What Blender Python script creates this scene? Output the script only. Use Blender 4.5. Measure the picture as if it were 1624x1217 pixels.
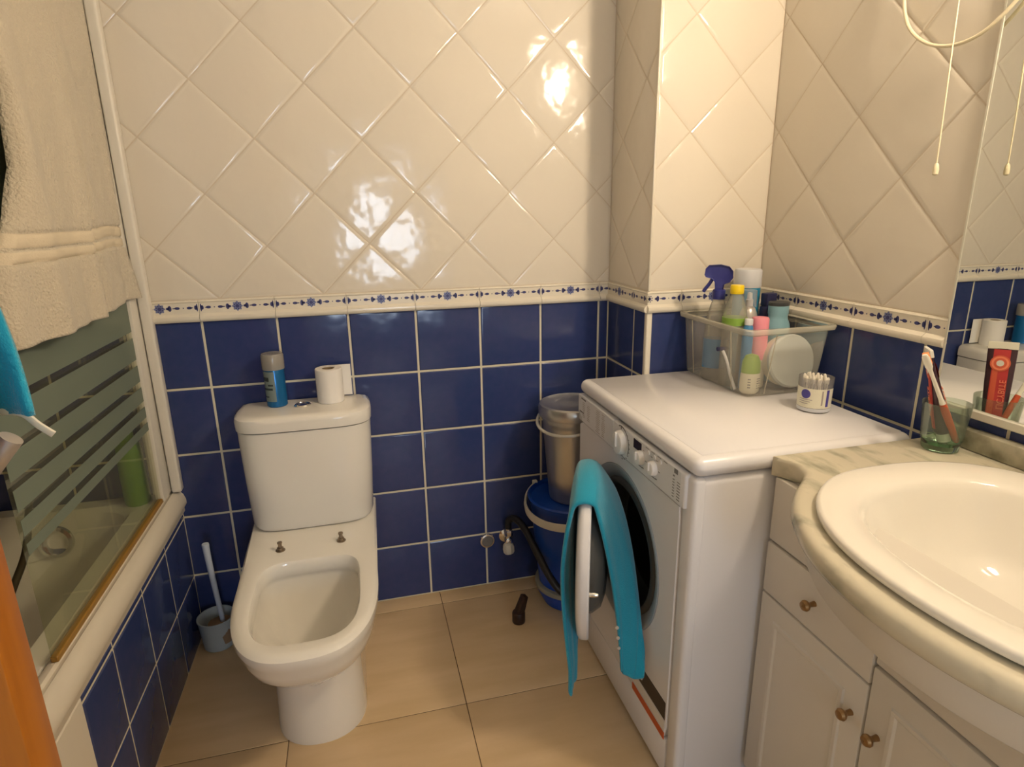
import bpy, bmesh, math, random
from mathutils import Vector, Matrix, noise
PI = math.pi
random.seed(7)
for o in list(bpy.data.objects): bpy.data.objects.remove(o)
scene = bpy.context.scene
COL = scene.collection

# ------------------------------------------------------------------ camera, world, lamp, exposure
cam_data = bpy.data.cameras.new('camera')
cam = bpy.data.objects.new('camera', cam_data)
COL.objects.link(cam)
R_rows = ((0.96813778, -0.24996699, -0.01502489),
          (-0.08119797, -0.25659515, -0.96310218),
          (0.23688844, 0.93363560, -0.26871627))
right, down, fwd = (Vector(r) for r in R_rows)
m = Matrix((right, -down, -fwd)).transposed().to_4x4()
m.translation = (-0.77092523, -1.86242647, 1.27139138)
cam.matrix_world = m
cam_data.sensor_fit = 'HORIZONTAL'
cam_data.sensor_width = 36.0
cam_data.lens = 961.318 / 1624 * 36.0
cam_data.clip_start = 0.02
scene.camera = cam

world = bpy.data.worlds.new('world')
scene.world = world
world.use_nodes = True
bg = world.node_tree.nodes['Background']
bg.inputs['Color'].default_value = (0.75, 0.87, 1.0, 1)
bg.inputs['Strength'].default_value = 1.0

vs = scene.view_settings
scene.display_settings.display_device = 'sRGB'
vs.view_transform = 'Standard'
vs.look = 'None'
vs.gamma = 1.0
vs.use_curve_mapping = False
vs.exposure = 0.58

LAMP_POS = (0.335, -1.34, 1.90)
LAMP_COLOR = (1.0, 0.805, 0.585)
LAMP_STRENGTH = 86.0
# daylight coming in through the far window of the room behind the camera
win = bpy.data.lights.new('daylight', 'AREA')
win.shape = 'RECTANGLE'; win.size = 0.46; win.size_y = 0.66
win.energy = 13.0; win.color = (0.80, 0.90, 1.0)
wo = bpy.data.objects.new('daylight', win); COL.objects.link(wo)
wo.location = (-0.47, -4.28, 1.13); wo.rotation_euler = (PI/2, 0, 0)

# ------------------------------------------------------------------ materials
MATS = {}
def mat(name, color, rough=0.5, metal=0.0, bump=None, trans=0.0, ior=1.45, coat=0.0, var=None, emit=None, spec=0.5, sheen=0.0):
    mt = bpy.data.materials.new(name); mt.use_nodes = True
    nt = mt.node_tree; b = nt.nodes['Principled BSDF']
    b.inputs['Base Color'].default_value = (*color, 1)
    b.inputs['Roughness'].default_value = rough
    b.inputs['Metallic'].default_value = metal
    b.inputs['Transmission Weight'].default_value = trans
    b.inputs['IOR'].default_value = ior
    b.inputs['Coat Weight'].default_value = coat
    b.inputs['Specular IOR Level'].default_value = spec
    b.inputs['Sheen Weight'].default_value = sheen
    if emit:
        b.inputs['Emission Color'].default_value = (*emit[0], 1)
        b.inputs['Emission Strength'].default_value = emit[1]
    tc = None
    if bump or var:
        tc = nt.nodes.new('ShaderNodeTexCoord')
    if bump:
        sc, st, det = bump
        n = nt.nodes.new('ShaderNodeTexNoise'); n.inputs['Scale'].default_value = sc; n.inputs['Detail'].default_value = det
        nt.links.new(tc.outputs['Object'], n.inputs['Vector'])
        bp = nt.nodes.new('ShaderNodeBump'); bp.inputs['Strength'].default_value = 1.0; bp.inputs['Distance'].default_value = st
        nt.links.new(n.outputs['Fac'], bp.inputs['Height']); nt.links.new(bp.outputs['Normal'], b.inputs['Normal'])
    if var:
        sc, c2, stretch, lo, hi = var
        mp = nt.nodes.new('ShaderNodeMapping'); mp.inputs['Scale'].default_value = stretch
        n = nt.nodes.new('ShaderNodeTexNoise'); n.inputs['Scale'].default_value = sc; n.inputs['Detail'].default_value = 5
        cr = nt.nodes.new('ShaderNodeValToRGB')
        cr.color_ramp.elements[0].position = lo; cr.color_ramp.elements[0].color = (*color, 1)
        cr.color_ramp.elements[1].position = hi; cr.color_ramp.elements[1].color = (*c2, 1)
        nt.links.new(tc.outputs['Object'], mp.inputs['Vector']); nt.links.new(mp.outputs['Vector'], n.inputs['Vector'])
        nt.links.new(n.outputs['Fac'], cr.inputs['Fac']); nt.links.new(cr.outputs['Color'], b.inputs['Base Color'])
    MATS[name] = mt
    return mt

def see_through(name, tint, body, fac, rough=0.3, gloss=0.05):
    """thin clear or milky plastic / glass sheet: part of the light passes straight through"""
    mt = bpy.data.materials.new(name); mt.use_nodes = True
    nt = mt.node_tree; nt.nodes.clear()
    out = nt.nodes.new('ShaderNodeOutputMaterial')
    tr = nt.nodes.new('ShaderNodeBsdfTransparent'); tr.inputs['Color'].default_value = (*tint, 1)
    pb = nt.nodes.new('ShaderNodeBsdfPrincipled'); pb.inputs['Base Color'].default_value = (*body, 1); pb.inputs['Roughness'].default_value = rough
    mx = nt.nodes.new('ShaderNodeMixShader'); mx.inputs['Fac'].default_value = fac
    gl = nt.nodes.new('ShaderNodeBsdfGlossy'); gl.inputs['Roughness'].default_value = 0.03
    fr = nt.nodes.new('ShaderNodeFresnel'); fr.inputs['IOR'].default_value = 1.3
    ml = nt.nodes.new('ShaderNodeMath'); ml.operation = 'MULTIPLY'; ml.inputs[1].default_value = gloss * 10
    m2 = nt.nodes.new('ShaderNodeMixShader')
    L = nt.links.new
    L(tr.outputs[0], mx.inputs[1]); L(pb.outputs[0], mx.inputs[2])
    L(fr.outputs[0], ml.inputs[0]); L(ml.outputs[0], m2.inputs['Fac'])
    L(mx.outputs[0], m2.inputs[1]); L(gl.outputs[0], m2.inputs[2]); L(m2.outputs[0], out.inputs['Surface'])
    MATS[name] = mt
    return mt

mat('white_tile', (0.74, 0.685, 0.59), 0.10, bump=(12, 0.0025, 2))
mat('white_grout', (0.62, 0.54, 0.43), 0.7)
mat('blue_tile', (0.032, 0.052, 0.165), 0.14, bump=(10, 0.0020, 2), var=(40, (0.039, 0.056, 0.175), (1, 1, 1), 0.35, 0.7))
mat('blue_grout', (0.68, 0.64, 0.50), 0.8)
mat('trim_ceramic', (0.78, 0.73, 0.62), 0.12)
mat('trim_blue', (0.055, 0.060, 0.19), 0.3)
mat('trim_rosette', (0.19, 0.22, 0.40), 0.3)
mat('floor_tile', (0.66, 0.48, 0.265), 0.42, var=(3.2, (0.75, 0.56, 0.34), (1.0, 5.0, 1), 0.32, 0.68), bump=(60, 0.0003, 3))
mat('floor_grout', (0.17, 0.105, 0.055), 0.8)
mat('ceiling_paint', (0.80, 0.78, 0.73), 0.8)
mat('wall_paint', (0.75, 0.72, 0.66), 0.8)
mat('porcelain', (0.84, 0.81, 0.74), 0.07, coat=0.3)
mat('tub_enamel', (0.86, 0.83, 0.75), 0.15)
mat('chrome', (0.75, 0.74, 0.72), 0.12, 1.0)
mat('satin_steel', (0.48, 0.44, 0.40), 0.45, 0.7)
mat('brushed_bolt', (0.30, 0.24, 0.18), 0.35, 1.0)
mat('white_alu', (0.78, 0.75, 0.68), 0.28)
mat('plaster_white', (0.72, 0.67, 0.57), 0.55)
mat('amber_seal', (0.32, 0.17, 0.025), 0.4)
mat('appliance_white', (0.77, 0.765, 0.79), 0.25)
mat('panel_white', (0.74, 0.74, 0.765), 0.32)
mat('knob_white', (0.84, 0.83, 0.82), 0.3)
mat('mark_grey', (0.22, 0.21, 0.21), 0.5)
mat('seam_dark', (0.12, 0.11, 0.11), 0.6)
mat('dark_display', (0.03, 0.018, 0.018), 0.2)
mat('porthole_grey', (0.30, 0.34, 0.37), 0.3)
mat('gasket', (0.045, 0.045, 0.043), 0.5)
mat('door_bowl', (0.095, 0.095, 0.09), 0.25)
mat('drum_metal', (0.022, 0.020, 0.018), 0.5, 0.3)
mat('sticker_black', (0.035, 0.022, 0.014), 0.35)
mat('sticker_orange', (0.62, 0.10, 0.015), 0.4)
mat('sticker_white', (0.75, 0.73, 0.70), 0.4)
mat('teal_cloth', (0.006, 0.30, 0.46), 0.9, bump=(420, 0.0012, 2), sheen=0.4)
mat('beige_towel', (0.62, 0.56, 0.45), 0.95, bump=(190, 0.0045, 3), sheen=0.3)
mat('beige_band', (0.70, 0.62, 0.48), 0.75, bump=(300, 0.0008, 2))
mat('marble', (0.62, 0.575, 0.45), 0.18, var=(6.5, (0.27, 0.27, 0.20), (3.2, 1.1, 2.0), 0.50, 0.70))
mat('dark_marble', (0.50, 0.47, 0.36), 0.2, var=(14.0, (0.20, 0.19, 0.13), (1, 1, 1), 0.45, 0.65))
mat('cabinet_white', (0.69, 0.655, 0.595), 0.4)
mat('knob_brass', (0.33, 0.20, 0.09), 0.3, 0.8)
mat('door_wood', (0.40, 0.135, 0.012), 0.35, var=(3.0, (0.31, 0.095, 0.008), (14, 14, 1.0), 0.4, 0.65))
mat('mirror', (0.80, 0.81, 0.76), 0.0, 1.0)
mat('mirror_edge', (0.70, 0.69, 0.60), 0.2)
mat('grey_plastic', (0.52, 0.51, 0.49), 0.28, 0.85)
mat('grey_plastic_dark', (0.20, 0.185, 0.17), 0.4)
mat('blue_plastic', (0.006, 0.055, 0.36), 0.35)
mat('handle_plastic', (0.62, 0.60, 0.54), 0.45)
mat('hose_black', (0.012, 0.012, 0.014), 0.45)
mat('hose_grey', (0.26, 0.25, 0.20), 0.5)
mat('brown_plastic', (0.035, 0.015, 0.010), 0.4)
mat('brush_holder', (0.42, 0.48, 0.50), 0.4)
mat('brush_blue', (0.56, 0.64, 0.76), 0.4)
mat('bristle_brown', (0.30, 0.20, 0.12), 0.9)
mat('paper_white', (0.86, 0.83, 0.78), 0.9)
mat('cardboard', (0.30, 0.22, 0.13), 0.9)
mat('can_blue', (0.012, 0.14, 0.36), 0.25, 0.35)
mat('can_label', (0.20, 0.25, 0.24), 0.4)
mat('label_dark', (0.03, 0.045, 0.05), 0.5)
mat('spray_blue', (0.035, 0.04, 0.22), 0.35)
mat('yellow_cap', (0.85, 0.62, 0.015), 0.35)
mat('cap_white', (0.66, 0.68, 0.72), 0.35)
mat('cyan_can', (0.010, 0.26, 0.48), 0.3)
mat('navy_box', (0.022, 0.024, 0.085), 0.4)
mat('light_blue', (0.25, 0.46, 0.55), 0.3)
mat('dark_lid', (0.05, 0.055, 0.06), 0.4)
mat('pump_silver', (0.55, 0.53, 0.50), 0.3, 0.4)
mat('pink', (0.84, 0.30, 0.38), 0.4)
mat('green_cap', (0.30, 0.50, 0.06), 0.35)
mat('cream', (0.80, 0.78, 0.64), 0.4)
mat('disc_white', (0.64, 0.70, 0.70), 0.35)
mat('label_blue', (0.05, 0.22, 0.46), 0.4)
mat('green_label', (0.24, 0.42, 0.07), 0.4)
mat('purple_blue', (0.075, 0.065, 0.33), 0.4)
mat('text_grey', (0.42, 0.38, 0.36), 0.6)
mat('cotton', (0.88, 0.84, 0.74), 0.95)
mat('toothpaste_red', (0.55, 0.045, 0.05), 0.35)
mat('toothpaste_dark', (0.06, 0.025, 0.04), 0.35)
mat('toothpaste_orange', (0.72, 0.13, 0.07), 0.35)
mat('toothpaste_text', (0.95, 0.28, 0.16), 0.4)
mat('brush_white', (0.86, 0.84, 0.76), 0.35)
mat('brush_red', (0.62, 0.10, 0.035), 0.4)
mat('bristle_orange', (0.85, 0.32, 0.12), 0.7)
mat('shower_green', (0.24, 0.46, 0.06), 0.35)
mat('dark_hose', (0.055, 0.042, 0.022), 0.4)
mat('tag_cream', (0.72, 0.66, 0.52), 0.8)
mat('cable_cream', (0.80, 0.72, 0.52), 0.4)
mat('lamp_globe', (0.9, 0.85, 0.75), 0.4, emit=(LAMP_COLOR, LAMP_STRENGTH))
mat('lamp_metal', (0.75, 0.73, 0.68), 0.3, 0.9)
mat('tumbler_glass', (0.55, 0.84, 0.62), 0.02, trans=1.0, ior=1.45)
see_through('tumbler_wall', (0.90, 0.95, 0.90), (0.60, 0.70, 0.60), 0.08, 0.1, 0.06)
see_through('shower_glass', (0.93, 0.95, 0.86), (0.50, 0.48, 0.34), 0.08, 0.2, 0.03)
see_through('frosted_glass', (0.50, 0.54, 0.44), (0.27, 0.33, 0.27), 0.62, 0.6, 0.02)
see_through('box_plastic', (0.97, 0.96, 0.92), (0.86, 0.82, 0.73), 0.21, 0.25, 0.04)
see_through('box_rim_plastic', (0.90, 0.88, 0.80), (0.74, 0.70, 0.58), 0.55, 0.25, 0.05)
see_through('clear_bottle', (0.90, 0.89, 0.86), (0.70, 0.68, 0.62), 0.30, 0.2, 0.06)
see_through('smoke_cap', (0.70, 0.68, 0.62), (0.50, 0.47, 0.42), 0.60, 0.2, 0.05)
see_through('jar_clear', (0.92, 0.92, 0.90), (0.70, 0.68, 0.72), 0.22, 0.2, 0.05)
see_through('window_pane', (0.95, 0.97, 1.0), (0.8, 0.85, 0.9), 0.03, 0.1, 0.03)

# ------------------------------------------------------------------ object helpers
BASE = {}
def link(name, bm, mats, parent=None, world=True, smooth=35):
    me = bpy.data.meshes.new(name)
    bmesh.ops.remove_doubles(bm, verts=bm.verts, dist=1e-6)
    bmesh.ops.recalc_face_normals(bm, faces=bm.faces)
    base = BASE.get(parent.name) if parent else None
    if world and base is not None:
        bmesh.ops.translate(bm, verts=bm.verts, vec=-base)
    bm.to_mesh(me); bm.free()
    if isinstance(mats, str): mats = [mats]
    for k in mats: me.materials.append(MATS[k])
    if smooth:
        for p in me.polygons: p.use_smooth = True
        me.set_sharp_from_angle(angle=math.radians(smooth))
    o = bpy.data.objects.new(name, me); COL.objects.link(o)
    if parent:
        o.parent = parent
        if base is not None: BASE[o.name] = base
    return o
def tag(o, label, cat, group=None, kind=None):
    o['label'] = label; o['category'] = cat
    if group: o['group'] = group
    if kind: o['kind'] = kind
    return o
def thing(name, label, cat, loc, rot=(0, 0, 0), group=None):
    o = bpy.data.objects.new(name, None); COL.objects.link(o)
    o.empty_display_size = 0.05
    o.location = loc; o.rotation_euler = rot
    BASE[o.name] = Vector(loc)
    return tag(o, label, cat, group)
def struct(name, bm, mats, smooth=35):
    o = link(name, bm, mats, None, smooth=smooth); o['kind'] = 'structure'; return o
def new(): return bmesh.new()
def box(bm, x0, x1, y0, y1, z0, z1, bev=0.0, seg=3, mi=0):
    t = bmesh.new()
    r = bmesh.ops.create_cube(t, size=1)
    for v in t.verts:
        v.co = Vector((x0 + (v.co.x + .5) * (x1 - x0), y0 + (v.co.y + .5) * (y1 - y0), z0 + (v.co.z + .5) * (z1 - z0)))
    if bev: bmesh.ops.bevel(t, geom=list(t.edges), offset=bev, segments=seg, affect='EDGES', profile=0.5)
    merge(bm, t, mi)
def merge(bm, t, mi=0, M=None):
    if M is not None: bmesh.ops.transform(t, matrix=M, verts=t.verts)
    vm = {}
    for v in t.verts: vm[v] = bm.verts.new(v.co)
    for f in t.faces:
        try:
            nf = bm.faces.new([vm[v] for v in f.verts]); nf.material_index = mi if mi is not None else f.material_index
        except ValueError: pass
    t.free()
def rings(bm, rs, closed=True, cap0=False, cap1=False, mi=0):
    vs_ = [[bm.verts.new(p) for p in r] for r in rs]
    n = len(rs[0])
    for a, b in zip(vs_, vs_[1:]):
        for i in range(n if closed else n - 1):
            j = (i + 1) % n
            f = bm.faces.new((a[i], a[j], b[j], b[i])); f.material_index = mi
    if cap0: bm.faces.new(vs_[0][::-1]).material_index = mi
    if cap1: bm.faces.new(vs_[-1]).material_index = mi
    return vs_
def lathe(bm, prof, c=(0, 0, 0), n=32, cap0=False, cap1=False, mi=0, sx=1.0, sy=1.0, M=None):
    """prof: list of (radius, z)"""
    t = bmesh.new() if M is not None else bm
    rs = [[(c[0] + r * sx * math.cos(2*PI*i/n), c[1] + r * sy * math.sin(2*PI*i/n), c[2] + z) for i in range(n)] for r, z in prof]
    rings(t, rs, True, cap0, cap1, mi)
    if M is not None: merge(bm, t, mi, M)
def tube(bm, pts, r, n=10, mi=0, caps=True, smooth=True):
    pts = [Vector(p) for p in pts]
    if smooth and len(pts) > 2:
        q = []
        P = [pts[0]] + pts + [pts[-1]]
        for i in range(1, len(P) - 2):
            for k in range(6):
                t = k / 6
                a, b, c, d = P[i-1], P[i], P[i+1], P[i+2]
                q.append(0.5 * ((2*b) + (c - a)*t + (2*a - 5*b + 4*c - d)*t*t + (-a + 3*b - 3*c + d)*t**3))
        q.append(pts[-1]); pts = q
    rs = []; up = None
    for i, p in enumerate(pts):
        d = (pts[min(i+1, len(pts)-1)] - pts[max(i-1, 0)]).normalized()
        if up is None:
            up = Vector((0, 0, 1)) if abs(d.z) < .9 else Vector((1, 0, 0))
        u = (up - d * up.dot(d)).normalized(); v = d.cross(u); up = u
        rr = r(i / (len(pts) - 1)) if callable(r) else r
        rs.append([p + rr * (math.cos(2*PI*k/n) * u + math.sin(2*PI*k/n) * v) for k in range(n)])
    rings(bm, rs, True, caps, caps, mi)
def axis_frame(o, d, up=(0, 0, 1)):
    """matrix whose local z runs along d"""
    z = Vector(d).normalized(); u = Vector(up)
    if abs(z.dot(u)) > .99: u = Vector((1, 0, 0))
    x = u.cross(z).normalized(); y = z.cross(x)
    M = Matrix((x, y, z)).transposed().to_4x4(); M.translation = o
    return M
def rrect(x0, x1, y0, y1, r, z, n=6):
    out = []
    for cx, cy, a0 in ((x1 - r, y1 - r, 0), (x0 + r, y1 - r, PI/2), (x0 + r, y0 + r, PI), (x1 - r, y0 + r, 3*PI/2)):
        for k in range(n + 1):
            a = a0 + PI/2 * k / n
            out.append((cx + r*math.cos(a), cy + r*math.sin(a), z))
    return out
def grid(bm, fn, nu, nv, mi=0, midx=None):
    vs_ = [[bm.verts.new(fn(i/nu, j/nv)) for j in range(nv + 1)] for i in range(nu + 1)]
    for i in range(nu):
        for j in range(nv):
            f = bm.faces.new((vs_[i][j], vs_[i+1][j], vs_[i+1][j+1], vs_[i][j+1]))
            f.material_index = midx((i + .5)/nu, (j + .5)/nv) if midx else mi
def thicken(o, t):
    s = o.modifiers.new('thickness', 'SOLIDIFY'); s.thickness = t; s.offset = 0
    return o
def subsurf(o, lv=1):
    s = o.modifiers.new('smooth', 'SUBSURF'); s.levels = lv; s.render_levels = lv
    return o
def text_bm(bm, s, size, M, depth=0.0004, mi=0):
    cu = bpy.data.curves.new('lettering', 'FONT'); cu.body = s; cu.size = size; cu.extrude = depth
    cu.align_x = 'CENTER'; cu.align_y = 'CENTER'
    to = bpy.data.objects.new('lettering', cu); COL.objects.link(to)
    dg = bpy.context.evaluated_depsgraph_get()
    me = bpy.data.meshes.new_from_object(to.evaluated_get(dg))
    t = bmesh.new(); t.from_mesh(me)
    bpy.data.objects.remove(to); bpy.data.curves.remove(cu); bpy.data.meshes.remove(me)
    merge(bm, t, mi, M)

# ------------------------------------------------------------------ tiling
def clip(poly, x0, x1, y0, y1):
    for ax, lim, s in ((0, x0, 1), (0, x1, -1), (1, y0, 1), (1, y1, -1)):
        out = []
        for i in range(len(poly)):
            a, b = poly[i], poly[(i+1) % len(poly)]
            ia, ib = s*(a[ax]-lim) >= -1e-9, s*(b[ax]-lim) >= -1e-9
            if ia: out.append(a)
            if ia != ib:
                t = (lim - a[ax]) / (b[ax] - a[ax])
                out.append((a[0] + t*(b[0]-a[0]), a[1] + t*(b[1]-a[1])))
        poly = out
        if len(poly) < 3: return []
    q = []
    for p in poly:
        if not q or (abs(p[0]-q[-1][0]) + abs(p[1]-q[-1][1])) > 2e-3: q.append(p)
    if len(q) > 2 and (abs(q[0][0]-q[-1][0]) + abs(q[0][1]-q[-1][1])) < 2e-3: q.pop()
    return q
def area(p): return 0.5 * sum(p[i][0]*p[(i+1) % len(p)][1] - p[(i+1) % len(p)][0]*p[i][1] for i in range(len(p)))
def inset(p, d):
    if area(p) < 0: p = p[::-1]
    n = len(p); lines = []
    for i in range(n):
        a, b = p[i], p[(i+1) % n]
        L = math.hypot(b[0]-a[0], b[1]-a[1])
        nx, ny = -(b[1]-a[1])/L, (b[0]-a[0])/L
        lines.append((a[0]+nx*d, a[1]+ny*d, (b[0]-a[0])/L, (b[1]-a[1])/L))
    out = []
    for i in range(n):
        x1, y1, dx1, dy1 = lines[i-1]; x2, y2, dx2, dy2 = lines[i]
        den = dx1*dy2 - dy1*dx2
        if abs(den) < 1e-9: return None
        t = ((x2-x1)*dy2 - (y2-y1)*dx2) / den
        out.append((x1 + t*dx1, y1 + t*dy1))
    for i in range(n):
        a, b = out[i], out[(i+1) % n]; c, d_ = p[i], p[(i+1) % n]
        if (b[0]-a[0])*(d_[0]-c[0]) + (b[1]-a[1])*(d_[1]-c[1]) <= 0: return None
    return out
def lay(bm, poly, fr, gap, bev, h, mi, tilt=0.0):
    """one pillowed tile: fr maps (u, v, height) to world"""
    if len(poly) < 3 or abs(area(poly)) < 2e-4: return
    a = inset(poly, gap/2)
    if not a: return
    b = inset(a, bev)
    if not b: return
    c = inset(b, bev)
    cx = sum(p[0] for p in a)/len(a); cy = sum(p[1] for p in a)/len(a)
    tx, ty = random.uniform(-tilt, tilt), random.uniform(-tilt, tilt)
    hh = lambda p, f: h*f + (p[0]-cx)*tx + (p[1]-cy)*ty
    r0 = [bm.verts.new(fr(p[0], p[1], 0)) for p in a]
    r1 = [bm.verts.new(fr(p[0], p[1], hh(p, .80))) for p in b]
    rr = [r0, r1]
    if c: rr.append([bm.verts.new(fr(p[0], p[1], hh(p, 1.0))) for p in c])
    n = len(a)
    for p, q in zip(rr, rr[1:]):
        for i in range(n):
            j = (i+1) % n
            bm.faces.new((p[i], p[j], q[j], q[i])).material_index = mi
    bm.faces.new(rr[-1]).material_index = mi
S_ = 0.1411
def diamonds(bm, fr, u0, u1, v0, v1, ua, va, mi):
    """square tiles laid on their corner; (ua, va) is one tile corner"""
    i0, i1 = int((u0-ua)/S_) - 3, int((u1-ua)/S_) + 3
    j0, j1 = int((v0-va)/S_) - 3, int((v1-va)/S_) + 3
    for i in range(i0, i1):
        for j in range(j0, j1):
            if (i + j) % 2: continue
            cu, cv = ua + i*S_, va + (j+1)*S_       # corner at the bottom
            p = clip([(cu, cv-S_), (cu+S_, cv), (cu, cv+S_), (cu-S_, cv)], u0, u1, v0, v1)
            if p: lay(bm, p, fr, 0.0032, 0.0050, 0.0019, mi, 0.005)
def squares(bm, fr, u0, u1, v0, v1, ua, va, pitch, gap, mi, bev=0.003, h=0.0022, tilt=0.004, pv=None):
    pv = pv or pitch
    i0, i1 = math.floor((u0-ua)/pitch) - 1, math.ceil((u1-ua)/pitch) + 1
    j0, j1 = math.floor((v0-va)/pv) - 1, math.ceil((v1-va)/pv) + 1
    for i in range(i0, i1):
        for j in range(j0, j1):
            x, y = ua + i*pitch, va + j*pv
            p = clip([(x, y), (x+pitch, y), (x+pitch, y+pv), (x, y+pv)], u0, u1, v0, v1)
            if p: lay(bm, p, fr, gap, bev, h, mi, tilt)
def quad(bm, pts, mi=0):
    f = bm.faces.new([bm.verts.new(p) for p in pts]); f.material_index = mi; return f
# ================================================================== the room
XR, YJ, XJ = 0.395, -0.285, 0.035        # right wall, face of the boxed-in corner, its left side
XT, YE = -1.331, -1.40                   # face of the bath apron, end of the bath niche
ZT = 2.35                                # ceiling
def on_y(y):  return lambda u, v, h: (u, y - h, v)
def on_x(x, s): return lambda u, v, h: (x + s*h, u, v)
def tiled(name, parts, smooth=20):
    """parts: (frame, u0, u1, diamond corner u, square offset u)"""
    bm = new()
    for fr, u0, u1, ua, sa in parts:
        quad(bm, [fr(u0, -.02, 0), fr(u1, -.02, 0), fr(u1, 1.0, 0), fr(u0, 1.0, 0)], 1)
        quad(bm, [fr(u0, 1.0, 0), fr(u1, 1.0, 0), fr(u1, ZT, 0), fr(u0, ZT, 0)], 3)
        squares(bm, fr, u0, u1, 0.0, 0.998, sa, 0.0, 0.2, 0.0065, 0)
        diamonds(bm, fr, u0, u1, 1.0550, ZT, ua, 1.6192, 2)
    return struct(name, bm, ['blue_tile', 'blue_grout', 'white_tile', 'white_grout'], smooth)
tiled('wall_back', [(on_y(0), -2.05, XJ, -1.1438, 0.0)])
tiled('wall_corner', [(on_x(XJ, -1), YJ, 0.0, -0.2165, -0.196), (on_y(YJ), XJ, XR, 0.1345 + S_, XJ + 0.2)])
tiled('wall_right', [(on_x(XR, -1), -2.30, YJ, -0.448, -0.656)])
tiled('wall_left', [(on_x(-2.05, 1), YE, 0.0, -0.3, -0.2)])
# raised edging down the outer corner of the blue tiles
bm = new(); box(bm, XJ - 0.006, XJ + 0.012, YJ - 0.007, YJ + 0.012, 0.0, 0.997, 0.005, 3)
struct('trim_1', bm, 'trim_ceramic')
bm = new(); box(bm, XJ - 0.0045, XJ + 0.004, YJ - 0.0045, YJ + 0.004, 1.055, ZT, 0.003, 2)
struct('trim_2', bm, 'trim_ceramic')
# border of flowered listel over a rounded rail
PROF = [(0.0, .994), (.010, .994), (.0145, .998), (.0160, 1.004), (.0145, 1.010), (.009, 1.0145), (.0055, 1.017), (.0050, 1.047), (.0075, 1.0500), (.0055, 1.0535), (0.0, 1.0545)]
def border(name, fr, u0, u1, ja):
    bm = new()
    k0, k1 = math.floor((u0-ja)/.2) - 1, math.ceil((u1-ja)/.2) + 1
    for k in range(k0, k1):
        a, b = max(u0, ja + k*.2 + .0006), min(u1, ja + (k+1)*.2 - .0006)
        if b - a > .004: rings(bm, [[fr(a, z, h) for h, z in PROF], [fr(b, z, h) for h, z in PROF]], True, True, True, 0)
        def blob(c, ru, rv, mi=1, n=10, pw=None, dv=0, lift=.0056):
            cu = ja + k*.2 + c; ru *= 1.18; rv *= 1.18
            if cu - ru < u0 or cu + ru > u1: return
            pts = []
            for i in range(n):
                t = 2*PI*i/n
                r = 1 + (pw or 0)*math.cos(8*t)
                pts.append(fr(cu + ru*r*math.cos(t), 1.0335 + dv + rv*r*math.sin(t), lift))
            bm.faces.new([bm.verts.new(p) for p in pts]).material_index = mi
        for sgn, o in ((1, 0.0), (-1, 0.2)):
            blob(o + sgn*.0050, .0018, .0095); blob(o + sgn*.0085, .0032, .0055)
            blob(o + sgn*.0245, .0058, .0033); blob(o + sgn*.0185, .0030, .0012)
            blob(o + sgn*.040, .0014, .0014)
            blob(o + sgn*.0555, .0058, .0033); blob(o + sgn*.0635, .0040, .0012)
            blob(o + sgn*.0745, .0040, .0070); blob(o + sgn*.0795, .0040, .0030)
        blob(.1, .0108, .0108, 2, 32, .16); blob(.1, .0042, .0042, 1, 10, None, 0, .0060)
        for q in range(8):
            blob(.1 + .0082*math.cos(q*PI/4 + .3), .0017, .0017, 1, 6, None, .0082*math.sin(q*PI/4 + .3), .0060)
    return struct(name, bm, ['trim_ceramic', 'trim_blue', 'trim_rosette'])
border('trim_3', on_y(0), -2.05, XJ, -0.0)
border('trim_4', on_x(XJ, -1), YJ - .006, 0.0, -0.196)
border('trim_5', on_y(YJ), XJ - .006, XR, XJ + .1)
border('trim_6', on_x(XR, -1), -0.9035, YJ, -0.656)
border('trim_7', on_x(-2.05, 1), YE, 0.0, -0.2)
# floor: large tiles with a narrow strip along the back wall
bm = new()
fl = lambda u, v, h: (u, v, h - .0012)
quad(bm, [(-2.10, -2.36, -.0012), (XR + .05, -2.36, -.0012), (XR + .05, .05, -.0012), (-2.10, .05, -.0012)], 1)
squares(bm, fl, -2.05, XR, -0.069, 0.0, -0.572, -0.069, 0.455, 0.0022, 0, 0.0008, 0.0012, 0.0)
squares(bm, fl, -2.05, XR, -2.30, -0.069, -0.572, -0.069, 0.455, 0.0022, 0, 0.0008, 0.0012, 0.0006)
struct('floor', bm, ['floor_tile', 'floor_grout'], 20)
bm = new(); box(bm, -2.1, XR + .05, -2.35, .05, ZT, ZT + .05); struct('ceiling', bm, 'ceiling_paint')
# near walls, doorway and the room with the window beyond it (all behind the camera)
bm = new(); box(bm, -2.05, -1.12, YE - .05, YE, 0, ZT); struct('wall_niche', bm, 'wall_paint')
bm = new(); box(bm, -1.17, -1.12, -2.30, YE - .05, 0, ZT); struct('wall_entry', bm, 'wall_paint')
bm = new(); box(bm, -1.17, -1.00, -2.36, -2.30, 0, ZT); box(bm, -0.20, XR + .05, -2.36, -2.30, 0, ZT); box(bm, -1.00, -0.20, -2.36, -2.30, 2.06, ZT)
struct('wall_front', bm, 'wall_paint')
bm = new()
box(bm, -1.30, -1.25, -4.25, -2.36, 0, ZT); box(bm, 0.35, 0.40, -4.25, -2.36, 0, ZT)
box(bm, -1.30, -0.85, -4.27, -4.22, 0, ZT); box(bm, -0.05, 0.40, -4.27, -4.22, 0, ZT)
box(bm, -0.85, -0.05, -4.27, -4.22, 0, 0.58); box(bm, -0.85, -0.05, -4.27, -4.22, 1.78, ZT)
struct('wall_hall', bm, 'wall_paint')
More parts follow.
